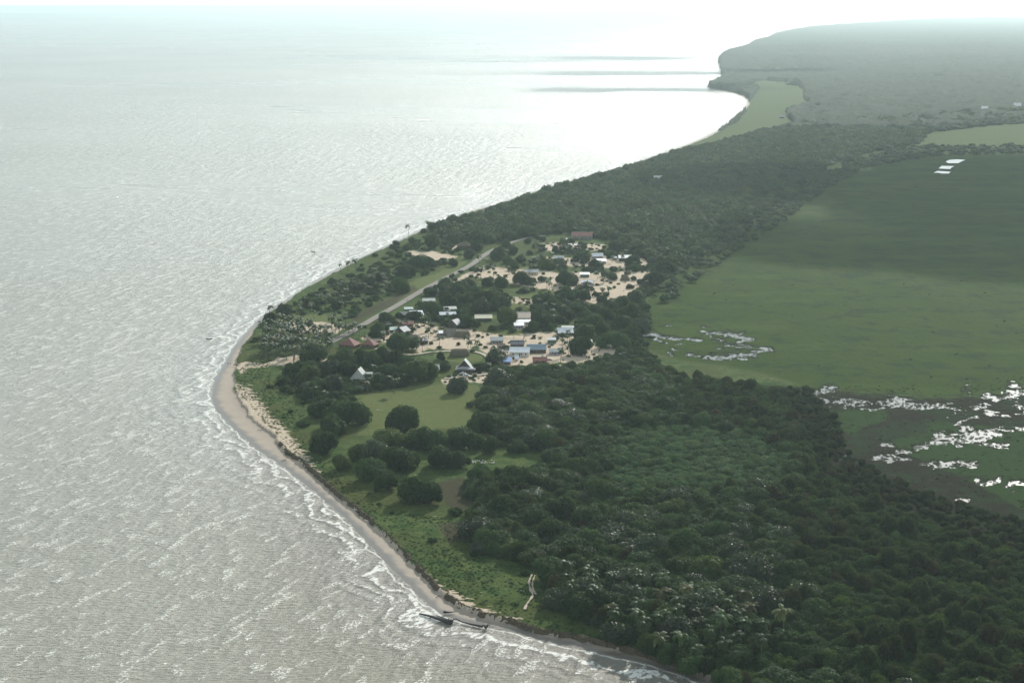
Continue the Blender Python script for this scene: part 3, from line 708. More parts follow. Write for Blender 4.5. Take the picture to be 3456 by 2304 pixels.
HAND = [(745,962,62),(795,985,76),(760,1005,66),(749,1046,64),(772,908,50),(720,918,44),(783,1084,42),(853,1112,72),(890,1132,44),(945,1158,64),(985,1164,62),
 (928,1004,76),(829,1062,52),(861,1068,62),(919,1092,90),(896,1035,70),(968,1037,70),(1003,1040,62),(1006,1084,64),(1055,1078,48),(1064,1037,74),(1093,998,38),(1052,906,46),
 (1128,1044,40),(1189,1042,40),(776,712,38),(711,705,26),(917,674,42),(932,638,34),(969,617,44),(992,573,38),(815,672,30),(849,668,32),(763,657,22),(870,650,28),(872,776,44),(922,812,58),
 (990,723,38),(1075,755,32),(622,747,32),(654,726,28),(724,840,66),(789,846,58),(857,851,44),(966,882,76),(935,852,42),(713,884,54),(1026,680,44),(1025,668,40),(1108,722,38),(1163,750,46),
 (1243,756,54),(1225,764,30),(1106,700,36),(1148,716,44),(1197,656,36),(1221,657,24),(1297,659,44),(1313,656,26),(1247,699,40),(1300,699,38),(1342,695,32),(1361,760,46),(1346,788,54),(1335,818,44),
 (1410,805,56),(1424,715,42),(1139,836,36),(1106,854,30),(1020,852,30),(1014,828,24),(1419,581,40),(1452,582,32),(1339,604,34),(1375,622,20),(1454,616,28),(1495,608,20),(1528,633,46),(1506,657,46),
 (1145,598,30),(1163,572,22),(1195,604,24),(1252,621,28),(1162,556,28),(1094,581,32),(1078,595,22),(1040,613,22),(1050,686,36),(1075,700,42),(1090,690,34),(1130,700,36),(905,845,44),(880,838,40),
 (830,838,40),(760,868,44),(800,872,46),(735,905,40),(890,872,40),(870,890,34),(915,890,34),(690,870,40),(665,862,30),(1030,712,34),(1060,672,30),(1120,660,24),(1150,662,26),(1075,660,22),(990,680,24),
 (1390,740,44),(1430,760,46),(1450,735,38),(1380,775,40),(1460,700,38),(1275,720,36),(1300,735,34),(1325,725,36),(1270,740,30),(1400,720,34),(1370,725,36),(1350,740,34),(1445,790,44),(1470,770,40)]
for i, (u, v, w) in enumerate(HAND):
    iso = (u, v) in ((1052, 906), (776, 712))
    big = w * mpp(v) > 14
    words = 'lone umbrella shaped tree' if iso else ('broad dark tree' if big else 'small round tree')
    place_tree(u, v, w * (1.08 if iso else 1.3), 'gloss' if i % 9 == 4 else 'leaf', random.uniform(1.0, 1.35) * (1 if big else 1.15), words=words, group='broadleaf trees standing in and around the village')
SHR = [(696,982,34),(696,930,20),(992,1247,27),(1090,1280,24),(1044,1186,42),(1204,1324,30),(1081,936,26),(1154,1028,26),(650,900,26),(620,892,20),(640,886,20),(668,948,16),(820,700,20),(850,705,22),(740,700,22),
       (700,690,22),(680,702,20),(760,690,18),(800,690,24),(770,668,18),(740,668,20),(790,655,16),(830,640,18),(850,630,20),(880,620,22),(910,610,20),(900,590,22),(930,600,20),(890,640,22),(870,610,18),
       (860,590,18),(940,570,22),(910,572,18),(960,560,20),(830,612,14),(800,636,14),(1010,545,20),(985,548,18),(1030,530,20),(1050,520,20),(1000,530,16),(660,1045,12),(690,1030,10),(1180,1390,16),(1150,1170,22),
       (1100,1330,12),(1060,1300,9),(870,1160,14),(900,1180,12),(650,960,10),(620,930,10),(1085,810,14),(615,790,14),(605,800,12)]
for u, v, w in SHR:
    place_tree(u, v, w, 'low', random.uniform(.9, 1.2), 'shrub', 'shrubs in the coastal grass', words='low green shrub')

def place_palm(u, v, xy=None, sc=None, kind='tall'):
    p = gz(u, v) if xy is None else Vector((xy[0], xy[1], 2.2))
    t, c = random.choice(PALMS)
    s = sc or random.uniform(.85, 1.2)
    root = empty('coconut_palm', (p.x, p.y, 2.1), random.uniform(0, 6.28), s)
    link('trunk', t, None, root); link('crown', c, None, root)
    tag(root, None, 'palm tree', 'coconut palms of the village and shore')
    PENDING.append((root, u, v, 'coconut palm'))
    return root
PH = [(860,640,1.1),(845,655,1.),(878,650,1.1),(812,668,1.),(792,682,1.1),(770,690,1.),(838,700,1.),(822,712,1.1),(748,705,1.),(905,640,1.),(690,735,1.),(720,735,1.),(939,541,1.25),(980,530,1.1),(990,528,.9),(1003,530,.9),(799,623,1.1),(818,622,1.15),(783,622,.7),(619,729,1.1),(664,757,1.1),(691,755,1.1),(762,758,1.3),(780,754,1.1),(794,748,1.),
      (1009,800,1.),(984,778,1.),(1099,642,1.2),(1104,643,1.2),(1134,635,1.05),(1082,805,1.1),(1094,802,1.),(995,765,1.),(970,809,1.1),(1256,663,1.),(1266,659,.9),(1372,642,1.1),(1399,682,1.),(1384,684,1.),(1349,675,1.1),
      (1358,673,1.),(1101,609,1.),(1112,609,1.),(779,775,1.3),(800,768,1.1),(812,775,1.1),(790,770,1.),(825,772,1.),(838,770,1.),(770,770,1.),(815,760,1.),(720,918,1.2),(745,925,1.1),(845,905,1.),(905,905,1.1),(1055,900,.8),
      (1290,580,.9),(1300,585,1.),(1315,585,1.),(1330,580,.9),(1250,600,.9),(1075,800,1.),(1150,838,1.),(1197,1378,.5),(1240,790,.7),(1298,805,.8),(1306,815,.8),(1290,820,.8)]
for u, v, s in PH: place_palm(u, v, sc=s)
def scatter_uv(poly, n, mind, avoid=(), seed=1, z=2.2, excl=None):
    """random ground points inside a frame polygon, at least mind metres apart"""
    g = random.Random(seed)
    P = np.array(poly, float); xy = atn(poly, z); XYL = [(float(a), float(b)) for a, b in xy]
    lo = xy.min(0); hi = xy.max(0); out = []; cell = {}
    tries = 0
    while len(out) < n and tries < n * 40:
        tries += 1
        x = g.uniform(lo[0], hi[0]); y = g.uniform(lo[1], hi[1])
        if not pip(x, y, XYL): continue
        if excl is not None:
            uu, vv = to_uv(x, y, z)
            if excl(uu, vv): continue
        md = mind
        k = (int(x // md), int(y // md)); bad = False
        for i in (-1, 0, 1):
            for j in (-1, 0, 1):
                for q in cell.get((k[0] + i, k[1] + j), ()):
                    if (q[0] - x) ** 2 + (q[1] - y) ** 2 < md * md: bad = True
        if bad: continue
        cell.setdefault(k, []).append((x, y)); out.append((x, y))
    return out
def in_any(u, v, polys): return any(pip(u, v, p) for p in polys)
GROVE = [(600,772),(640,752),(700,762),(750,770),(764,800),(745,832),(690,836),(655,838),(605,822)]
for x, y in scatter_uv(GROVE, 84, 3.7, seed=5):
    u, v = to_uv(x, y, 2.2); place_palm(u, v, (x, y), random.uniform(1.05, 1.4))
for poly, n in (([(650,742),(690,700),(780,660),(860,650),(900,640),(890,680),(830,712),(790,745)], 30), ([(1140,580),(1240,565),(1400,560),(1500,600),(1480,690),(1400,720),(1330,700),(1280,680),(1160,650)], 42),
                ([(840,690),(890,670),(900,640),(860,640),(800,660)], 8), ([(880,742),(1010,745),(1020,775),(960,800),(870,795)], 14), ([(1280,780),(1440,790),(1480,850),(1330,850),(1270,830)], 8), ([(1230,700),(1290,690),(1300,740),(1250,745)], 10),
                ([(1180,585),(1290,570),(1290,615),(1180,625)], 6), ([(850,860),(960,890),(940,900),(840,900)], 6), ([(1380,800),(1440,790),(1450,850),(1330,850)], 4), ([(1000,540),(1060,512),(1110,530),(1040,568),(985,572)], 14)):
    for x, y in scatter_uv(poly, n, 6, seed=n, excl=lambda u, v: in_any(u, v, LAWN)):
        u, v = to_uv(x, y, 2.2); place_palm(u, v, (x, y), random.uniform(.75, 1.0))
print('palms', sum(1 for o in bpy.data.objects if o.name.startswith('coconut_palm')))

VT = []
for poly, n in (([(1180,560),(1260,545),(1460,575),(1520,610),(1480,700),(1400,715),(1300,690),(1200,650),(1150,610)], 46), ([(1230,690),(1330,700),(1400,720),(1480,700),(1500,800),(1430,850),(1370,820),(1420,760),(1330,750),(1250,745)], 24),
                ([(880,730),(1000,735),(1090,745),(1080,755),(960,745),(880,760)], 8), ([(640,860),(700,850),(960,850),(1000,880),(960,895),(700,930),(650,890)], 16), ([(1000,672),(1140,668),(1170,720),(1010,735)], 12), ([(980,515),(1100,500),(1230,545),(1130,570),(1030,575),(900,600),(870,590)], 22)):
    for x, y in scatter_uv(poly, n, 8, seed=n + 90, excl=lambda u, v: in_any(u, v, LAWN)):
        if any((x - a) ** 2 + (y - b) ** 2 < (r + 3) ** 2 for a, b, r in HX): continue
        u, v = to_uv(x, y, 2.2); VT.append(1)
        place_tree(u, v, 0, 'leaf' if random.random() < .8 else 'gloss', random.uniform(1.0, 1.4), xyz=(x, y, 2.2), wid=random.uniform(7.5, 13.5), words='small round tree', group='broadleaf trees standing in and around the village')

# ------------------------------------------------------------------ forest
FOREST = [(1118,925),(1135,885),(1180,862),(1215,850),(1330,858),(1440,860),(1560,875),(1700,890),(1800,915),(1815,955),(1845,1035),(1875,1110),(1980,1165),(2180,1240),(2352,1290),(2700,1450),(3000,1700),
          (2000,1740),(1760,1610),(1600,1545),(1500,1505),(1405,1468),(1370,1440),(1290,1410),(1262,1350),(1252,1300),(1210,1292),(1110,1270),(1092,1240),(1090,1200),(1100,1160),(1080,1130),(1090,1110),(1200,1095),(1265,1100),
          (1285,1045),(1240,1035),(1170,1010),(1110,990)]
LOWZ = [(1420,985),(1600,985),(1750,1010),(1830,1060),(1800,1120),(1700,1140),(1560,1150),(1430,1170),(1370,1100),(1390,1030)]
SWAMP = [(1560,870),(1850,900),(1900,1080),(2352,1240),(2900,1500),(2900,1700),(2100,1600),(1900,1400),(1800,1250),(1830,1080),(1700,1000),(1560,970)]
fp = scatter_uv(FOREST, 6000, 6.4, seed=3)
pts_ind = []; pts_rest = []
for x, y in fp:
    u, v = to_uv(x, y, 2.2)
    zone = 'low' if in_any(u, v, [LOWZ]) else ('swamp' if in_any(u, v, [SWAMP]) else 'leaf')
    pts_ind.append((math.hypot(x, y), x, y, u, v, zone))
pts_ind.sort()
NB = 300 - len([o for o in bpy.data.objects if o.name.startswith('broadleaf_tree')])
# forest trees in front first; those on the open edge of the wood and in frame count as nearest too
cand = [t for t in pts_ind if -20 < t[3] < 2372 and t[4] < 1640 and t[5] != 'low']
# keep trees apart in the individual set (larger crowns)
chosen = []; used = set(); cell = {}
for t in cand:
    k = (int(t[1] // 11), int(t[2] // 11)); ok = True
    for i in (-1, 0, 1):
        for j in (-1, 0, 1):
            for q in cell.get((k[0] + i, k[1] + j), ()):
                if (q[0] - t[1]) ** 2 + (q[1] - t[2]) ** 2 < 10.5 ** 2: ok = False
    if not ok: continue
    cell.setdefault(k, []).append((t[1], t[2])); chosen.append(t); used.add(t)
    if len(chosen) >= NB: break
rmax = chosen[-1][0]
ZL = {'leaf': 'dark rounded tree in the closed forest above the lower beach', 'swamp': 'dull brownish green tree in the dense swamp forest'}
for d, x, y, u, v, zone in chosen:
    w = random.choice([random.uniform(7, 11), random.uniform(10, 16), random.uniform(14, 22)])
    kind = zone
    if zone == 'swamp': w *= .78
    if zone == 'leaf' and random.random() < .12: kind = 'gloss'
    if zone == 'leaf' and 1250 < u < 1520 and 1330 < v < 1500 and random.random() < .5: kind = 'gloss'
    if zone == 'leaf':
        lab = 'silvery leaved tree in the forest above the lower beach' if kind == 'gloss' else ZL['leaf']
        grp = 'silvery trees of the near forest' if kind == 'gloss' else 'dark trees of the near forest'
    else: lab, grp = ZL['swamp'], 'trees of the swamp forest'
    place_tree(u, v, 0, kind, (random.uniform(.75, 1.15) if w > 13 else random.uniform(1.1, 1.7)), group=grp, label=lab, xyz=(x, y, 2.2), wid=w)
for t in pts_ind:
    if t in used: continue
    near = any((q[0] - t[1]) ** 2 + (q[1] - t[2]) ** 2 < 8.5 ** 2 for i in (-1, 0, 1) for j in (-1, 0, 1) for q in cell.get((int(t[1] // 11) + i, int(t[2] // 11) + j), ()))
    if near: continue
    pts_rest.append(t)

# rest of the woods: one object per mass, instanced from unlinked crown meshes
def scatter_obj(name, P, S, RZ, IDX, protos, label, cat='forest'):
    me = bpy.data.meshes.new(name); me.vertices.add(len(P)); me.vertices.foreach_set('co', np.asarray(P, np.float32).ravel())
    a = me.attributes.new('sc', 'FLOAT_VECTOR', 'POINT'); a.data.foreach_set('vector', np.asarray(S, np.float32).ravel())
    a = me.attributes.new('rz', 'FLOAT', 'POINT'); a.data.foreach_set('value', np.asarray(RZ, np.float32))
    a = me.attributes.new('ix', 'INT', 'POINT'); a.data.foreach_set('value', np.asarray(IDX, np.int32))
    o = link(name, me)
    c = bpy.data.collections.new(name + '_sources')
    for i, m_ in enumerate(protos):
        q = bpy.data.objects.new('%s_source_%02d' % (name, i), m_); c.objects.link(q)
    ng = bpy.data.node_groups.new(name + '_scatter', 'GeometryNodeTree')
    ng.interface.new_socket('Geometry', in_out='INPUT', socket_type='NodeSocketGeometry')
    ng.interface.new_socket('Geometry', in_out='OUTPUT', socket_type='NodeSocketGeometry')
    gi = ng.nodes.new('NodeGroupInput'); go = ng.nodes.new('NodeGroupOutput')
    ci = ng.nodes.new('GeometryNodeCollectionInfo'); ci.inputs['Collection'].default_value = c
    ci.inputs['Separate Children'].default_value = True; ci.inputs['Reset Children'].default_value = True
    ip = ng.nodes.new('GeometryNodeInstanceOnPoints'); ip.inputs['Pick Instance'].default_value = True
    def na(nm, ty):
        n = ng.nodes.new('GeometryNodeInputNamedAttribute'); n.data_type = ty; n.inputs['Name'].default_value = nm
        return n.outputs['Attribute']
    cx = ng.nodes.new('ShaderNodeCombineXYZ'); ng.links.new(na('rz', 'FLOAT'), cx.inputs[2])
    ng.links.new(gi.outputs[0], ip.inputs['Points']); ng.links.new(ci.outputs[0], ip.inputs['Instance'])
    ng.links.new(na('ix', 'INT'), ip.inputs['Instance Index']); ng.links.new(cx.outputs[0], ip.inputs['Rotation'])
    ng.links.new(na('sc', 'FLOAT_VECTOR'), ip.inputs['Scale']); ng.links.new(ip.outputs[0], go.inputs[0])
    md = o.modifiers.new('scatter', 'NODES'); md.node_group = ng
    tag(o, label, cat, kind='stuff')
    return o
def scat(name, pts, protos, wlo, whi, hlo, hhi, label, zb=2.0, cat='forest'):
    n = len(pts); w = rng.uniform(wlo, whi, n) / 2; h = rng.uniform(hlo, hhi, n)
    P = [(p[0], p[1], zb) for p in pts]
    scatter_obj(name, P, np.stack([w, w, w * h], -1), rng.uniform(0, 6.28, n), rng.integers(0, len(protos), n), protos, label, cat)
rl = [(t[1], t[2]) for t in pts_rest if t[5] == 'leaf']; rsw = [(t[1], t[2]) for t in pts_rest if t[5] == 'swamp']; rlo = [(t[1], t[2]) for t in pts_rest if t[5] == 'low']
under = [q for q in scatter_uv(FOREST, 5200, 5.2, seed=8, excl=lambda u, v: in_any(u, v, [LOWZ]))]
scat('understory', under, CROWNSL + CROWNSB[:1], 7, 11, 1.0, 1.7, 'pale green understory showing between the forest crowns', cat='undergrowth')
for x, y in scatter_uv([(1265,1345),(1310,1330),(1400,1360),(1520,1370),(1700,1400),(1850,1500),(1640,1570),(1500,1500),(1405,1460),(1300,1405)], 44, 7.5, seed=12):
    u, v = to_uv(x, y, 2.2)
    o = place_palm(u, v, (x, y), random.uniform(1.05, 1.4)); PENDING.pop()
    o['label'] = 'tall pale fronded palm in the forest edge above the lower beach'; o['group'] = 'palms in the lower forest edge'
print('rest', len(rl), len(rsw), len(rlo), 'near', len(chosen), rmax)
scat('forest', rl, CROWNS + CROWNSG[:1], 7, 20, .7, 1.25, 'rest of the closed dark forest between village and marsh')
scat('swamp_forest', rsw, CROWNSB, 4, 11, .7, 1.2, 'small brownish trees massed along the marsh edge')
rlo = scatter_uv(LOWZ, 900, 4.6, seed=88)
scat('low_scrub', rlo, CROWNSS, 7, 13, .55, .95, 'even carpet of low pale green scrub inside the forest', cat='scrub')

MIDF = [(1050,560),(1000,540),(990,530),(1050,512),(1150,480),(1290,432),(1400,402),(1560,352),(1640,334),(1740,312),(1800,296),(1835,285),(1900,296),(2000,300),(2120,300),(2110,325),(1990,350),(1900,378),(1850,425),(1750,490),(1660,535),(1620,580),(1560,620),(1500,600),(1440,562),(1300,536),(1200,548),(1110,560),(1060,548)]
mp = scatter_uv(MIDF, 14000, 9.0, seed=9)
print('mid', len(mp))
scat('coastal_forest', mp, LOWC, 12, 19, .75, 1.15, 'dark forest strip between the far shore and the wide marsh')
VZ = [[(1480,700),(1500,650),(1560,630),(1480,600),(1440,640),(1470,690),(1400,720),(1440,740),(1380,820),(1330,850),(1480,850),(1520,830),(1440,780)],
      [(640,870),(700,850),(770,830),(900,850),(960,890),(850,905),(780,930),(720,930),(660,900)],[(1020,690),(1150,670),(1170,715),(1110,735),(1010,735)]]
vp = []
for i, z in enumerate(VZ): vp += scatter_uv(z, 190, 4.8, seed=40 + i, excl=lambda u, v: in_any(u, v, SAND) or in_any(u, v, LAWN))
scat('village_undergrowth', vp, CROWNSL + LOWC[:2], 5, 9, .8, 1.3, 'tangled bushes filling the gaps between the village trees', cat='undergrowth')
sp_ = scatter_uv([(560,800),(700,690),(900,580),(1060,500),(1100,560),(1000,620),(900,680),(800,735),(600,780)], 330, 5.0, seed=77, excl=lambda u, v: in_any(u, v, LAWN) or in_any(u, v, SAND))
scat('coastal_scrub', sp_, CROWNSL + LOWC[:1], 2, 9.5, .6, 1.1, 'ragged low scrub along the shore side of the road', cat='scrub')
vb = scatter_uv([(1000,660),(1060,620),(1250,600),(1240,560),(1400,555),(1500,610),(1490,690),(1500,800),(1440,850),(1270,830),(1130,800),(960,800),(870,800),(830,770),(900,740),(960,700)], 330, 4.5, seed=71, excl=lambda u, v: in_any(u, v, LAWN) or (in_any(u, v, SAND) and (int(u) * 7 + int(v) * 13) % 10 < 7) or any((at(u, v).x - a) ** 2 + (at(u, v).y - b) ** 2 < (r + 1.5) ** 2 for a, b, r in HX))
scat('village_bushes', vb, LOWC + CROWNSL[:1] + CROWNSG[:1], 3.5, 8, .8, 1.3, 'fruit bushes and young trees between the village houses', cat='bushes')
yb = []
for i, z in enumerate(SAND[5:11] + [SAND[11]]):
    yb += scatter_uv(z, 32, 4.0, seed=300 + i, excl=lambda u, v: any((at(u, v).x - a) ** 2 + (at(u, v).y - b) ** 2 < (r + 1) ** 2 for a, b, r in HX))
scat('yard_bushes', yb, CROWNSL + LOWC[:1], 1.5, 4.5, .7, 1.3, 'little bushes and garden plants dotted over the sandy yards', cat='bushes')
spit = scatter_uv([(1700,320),(1760,300),(1840,290),(1830,262),(1815,252),(1860,240),(1850,200),(1800,195),(1870,190),(1900,260),(1850,300),(1720,325)], 260, 14, seed=61)
scat('grassland_trees', spit, LOWC, 12, 22, .6, .9, 'ragged trees at the edge of the pale green grassland by the bay', cat='trees')
mt = scatter_uv([(1500,640),(1580,600),(1660,545),(1760,485),(1860,420),(1960,365),(2110,335),(2352,335),(2352,352),(2150,358),(1990,385),(1890,440),(1800,510),(1680,585),(1600,640),(1540,690),(1500,720)], 520, 8, seed=62)
scat('marsh_edge_trees', mt, LOWC, 5, 15, .5, .9, 'loose trees and thickets thinning out from the coastal forest into the marsh', cat='trees')
ft = scatter_uv([(1835,285),(2000,270),(2352,255),(2500,250),(2500,278),(2352,284),(2240,292),(2130,306),(2110,330),(1990,352),(1900,378),(1900,300)], 1500, 12, seed=63)
scat('distant_tree_belt', ft, LOWC, 14, 26, .5, .9, 'broken belt of distant trees round the pale strip of the far marsh', cat='trees')
mb_ = scatter_uv([(1560,700),(1700,640),(2352,640),(2352,880),(1900,880),(1650,830),(1500,790)], 45, 14, seed=64)
scat('marsh_bushes', mb_, CROWNSL, 1.5, 3.5, .4, .7, 'scattered low bushes out in the open marsh grass', cat='bushes')
# tufts in the grass, low reeds in the marsh
def tuft_mesh(seed, mat):
    return crown_mesh('tuft', seed, 90, .22, mat, flat=.55, lobes=5, core=False, ragged=.4)
TUFT = [tuft_mesh(600 + i, M_LEAFL) for i in range(3)]
gp = scatter_uv([(545,850),(620,800),(620,890),(700,930),(700,1000),(760,1060),(800,1100),(900,1170),(1080,1200),(1090,1260),(1250,1300),(1260,1400),(1400,1470),(1250,1445),(1100,1400),(1000,1330),(850,1190),(700,1060),(600,960),(548,900)], 2600, 1.8, seed=21, excl=lambda u, v: False)
scat('grass_tufts', gp, TUFT, .8, 2.6, .5, 1.0, 'rough tufts of coarse grass behind the beach', zb=2.1, cat='grass')
sb_ = scatter_uv([(1640,905),(1850,892),(1920,960),(1950,1040),(2100,1125),(2352,1200),(2450,1300),(2352,1310),(2180,1260),(1970,1185),(1860,1120),(1800,1000)], 900, 4.2, seed=29)
scat('swamp_bushes', sb_, CROWNSB[:3], 2.5, 7.5, .7, 1.1, 'dark bushes thinning out into the brown swamp', zb=1.0, cat='bushes')
TUFTB = [tuft_mesh(620 + i, M_LEAFB) for i in range(3)]
rp_ = scatter_uv([(1640,905),(1850,888),(2352,860),(2600,900),(2600,1350),(2352,1235),(2000,1135),(1880,1040)], 2600, 2.0, seed=22)
scat('marsh_reeds', rp_, TUFTB + TUFT[:1], 1.2, 3.2, .5, 1.0, 'clumps of dark reeds standing in the swampy marsh pools', zb=1.0, cat='reeds')
sel = np.argwhere(near_w & (chan > -.35) & (chan < .75) & (rr < 1400)); sel = sel[rng.choice(len(sel), min(1700, len(sel)), replace=False)]
cr_ = [(float(X[i, j]), float(Y[i, j])) for i, j in sel]
scat('water_reeds', cr_, TUFTB + TUFT, .7, 2.2, .6, 1.2, 'fine reeds breaking the edges of the bright marsh pools', zb=1.0, cat='reeds')
rp2 = scatter_uv([(1460,735),(1560,725),(1780,790),(1780,830),(1500,822)], 420, 1.8, seed=23)
scat('pool_reeds', rp2, TUFTB + TUFT, 1., 2.4, .5, .9, 'small reed clumps round the marsh pool beside the village', zb=1.1, cat='reeds')

# eroded bank along the top of the lower beach
def bank():
    n0 = [i for i, p in enumerate(V_XY)]
    P = V_XY[(V_XY[:, 1] < at(640, 1000).y) & (V_XY[:, 0] < at(1560, 1530).x + 5)]
    pts = []
    for a, b in zip(P[:-1], P[1:]):
        n = max(1, int(np.linalg.norm(b - a) / 0.8))
        for i in range(n): pts.append(a + (b - a) * i / n)
    pts = np.array(pts)
    T = np.gradient(pts, axis=0); T /= np.linalg.norm(T, axis=1)[:, None] + 1e-9; Nn = np.stack([-T[:, 1], T[:, 0]], -1)
    inn = inside(pts[:, 0] + Nn[:, 0] * 3, pts[:, 1] + Nn[:, 1] * 3, V_POLY)
    Nn[~inn] *= -1
    rows = []
    prof = [(-1.1, .8), (-.6, 1.3), (-.2, 1.9), (.3, 2.45), (.8, 2.4), (1.4, 2.1)]
    for off, z in prof:
        j = (rng.random(len(pts)) - .5) * .8 + (fnoise(pts[:, 0] / 4, pts[:, 1] / 4, 8, 3) - .5) * 2.5
        k = (rng.random(len(pts)) - .5) * .5
        rows.append(np.c_[pts + Nn * (off + j)[:, None], z + k * (z > 1)])
    V_ = np.stack(rows); nr, nc = V_.shape[:2]
    me = mesh_np('bank', V_.reshape(-1, 3), grid_faces(nr, nc))
    tag(link('bank', me, plain('dark_root_bank', (0.085, 0.068, 0.045), .95, .1, .5, .8)), 'dark eroded bank of roots along the top of the beach', 'bank', kind='structure')
bank()

# ------------------------------------------------------------------ buildings
RM = {'white': roofmat('white_metal_roof', (0.85, 0.87, 0.87), .34, .65, stf=.3), 'pale': roofmat('pale_roof', (0.52, 0.54, 0.51), .65, 0, spec=.2, stf=.5), 'grey': roofmat('grey_metal_roof', (0.36, 0.38, 0.385), .6, 0, spec=.25),
      'dark': roofmat('dark_roof', (0.07, 0.08, 0.10), .5), 'blue': roofmat('slate_blue_roof', (0.20, 0.27, 0.33), .42), 'tarp': roofmat('blue_tarpaulin', (0.05, 0.18, 0.42), .5, stf=.1),
      'red': roofmat('faded_red_roof', (0.27, 0.125, 0.11), .75, spec=.1), 'brick': roofmat('dark_red_roof', (0.25, 0.10, 0.08), .75, spec=.1), 'khaki': roofmat('khaki_roof', (0.60, 0.58, 0.42), .42, .5), 'tan': roofmat('tan_roof', (0.42, 0.36, 0.28), .5, .3),
      'thatch': plain('palm_thatch', (0.13, 0.115, 0.075), .95, .1, .45, 1.6, bumpd=.3), 'oldthatch': plain('grey_thatch', (0.20, 0.18, 0.15), .95, .1, .45, 1.6, bumpd=.3), 'mint': roofmat('mint_green_roof', (0.42, 0.52, 0.46), .4)}
WM = {'white': plain('white_wall', (0.62, 0.61, 0.57), .85), 'grey': plain('grey_plank_wall', (0.24, 0.23, 0.21), .9), 'dark': plain('dark_plank_wall', (0.07, 0.06, 0.05), .9), 'green': plain('green_wall', (0.09, 0.16, 0.12), .85),
      'lilac': plain('lilac_wall', (0.32, 0.30, 0.38), .85), 'brown': plain('brown_plank_wall', (0.16, 0.11, 0.075), .9), 'yellow': plain('cream_wall', (0.52, 0.46, 0.33), .85)}
M_GLASS = plain('dark_window_glass', (0.03, 0.035, 0.04), .15, .8, .1); M_DOOR = plain('wooden_door', (0.16, 0.10, 0.06), .7); M_WOOD = plain('weathered_wood', (0.22, 0.18, 0.14), .9)

def box(bm, x0, x1, y0, y1, z0, z1):
    m = Matrix.Translation(((x0 + x1) / 2, (y0 + y1) / 2, (z0 + z1) / 2)) @ Matrix.Diagonal((x1 - x0, y1 - y0, z1 - z0, 1))
    bmesh.ops.create_cube(bm, size=1, matrix=m)
def prism(bm, w, d, z0, z1, ov, thick=.14, asym=0.0):
    """two roof slabs meeting in a ridge along x"""
    W = w / 2 + ov; D = d / 2 + ov; ry = asym * d
    slope = (z1 - z0) / (d / 2)
    ze = z0 - slope * ov
    for s in (-1, 1):
        a = [(-W, s * D, ze), (W, s * D, ze), (W, ry, z1), (-W, ry, z1)]
        vs = [bm.verts.new(p) for p in a] + [bm.verts.new((p[0], p[1], p[2] + thick)) for p in a]
        for f in ((0, 1, 2, 3), (4, 7, 6, 5), (0, 4, 5, 1), (1, 5, 6, 2), (2, 6, 7, 3), (3, 7, 4, 0)): bm.faces.new([vs[i] for i in f])
def hip(bm, w, d, z0, z1, ov, k=.55):
    W = w / 2 + ov; D = d / 2 + ov; rw = max(W - D * k * 1.6, W * .15)
    b = [bm.verts.new((x, y, z0 - .3)) for x, y in ((-W, -D), (W, -D), (W, D), (-W, D))]
    r = [bm.verts.new((-rw, 0, z1)), bm.verts.new((rw, 0, z1))]
    bm.faces.new((b[0], b[1], r[1], r[0])); bm.faces.new((b[2], b[3], r[0], r[1])); bm.faces.new((b[1], b[2], r[1])); bm.faces.new((b[3], b[0], r[0])); bm.faces.new(b[::-1])
def dome_thatch(bm, w, d, h, n=20):
    """long rounded thatch with an arched ridge and apsidal ends"""
    rings = []
    for i, (q, z) in enumerate([(1.0, .5), (.93, h * .45), (.78, h * .75), (.5, h * .95), (.12, h)]):
        ring = []
        for k in range(n):
            a = 2 * math.pi * k / n; ca, sa = math.cos(a), math.sin(a)
            x = math.copysign(abs(ca) ** .6, ca) * w / 2 * (1 - (1 - q) * .55); y = math.copysign(abs(sa) ** .8, sa) * d / 2 * q
            ring.append(bm.verts.new((x, y, z)))
        rings.append(ring)
    for a, b in zip(rings[:-1], rings[1:]):
        for k in range(n): bm.faces.new((a[k], a[(k + 1) % n], b[(k + 1) % n], b[k]))
    bm.faces.new(rings[-1]); bm.faces.new(rings[0][::-1])

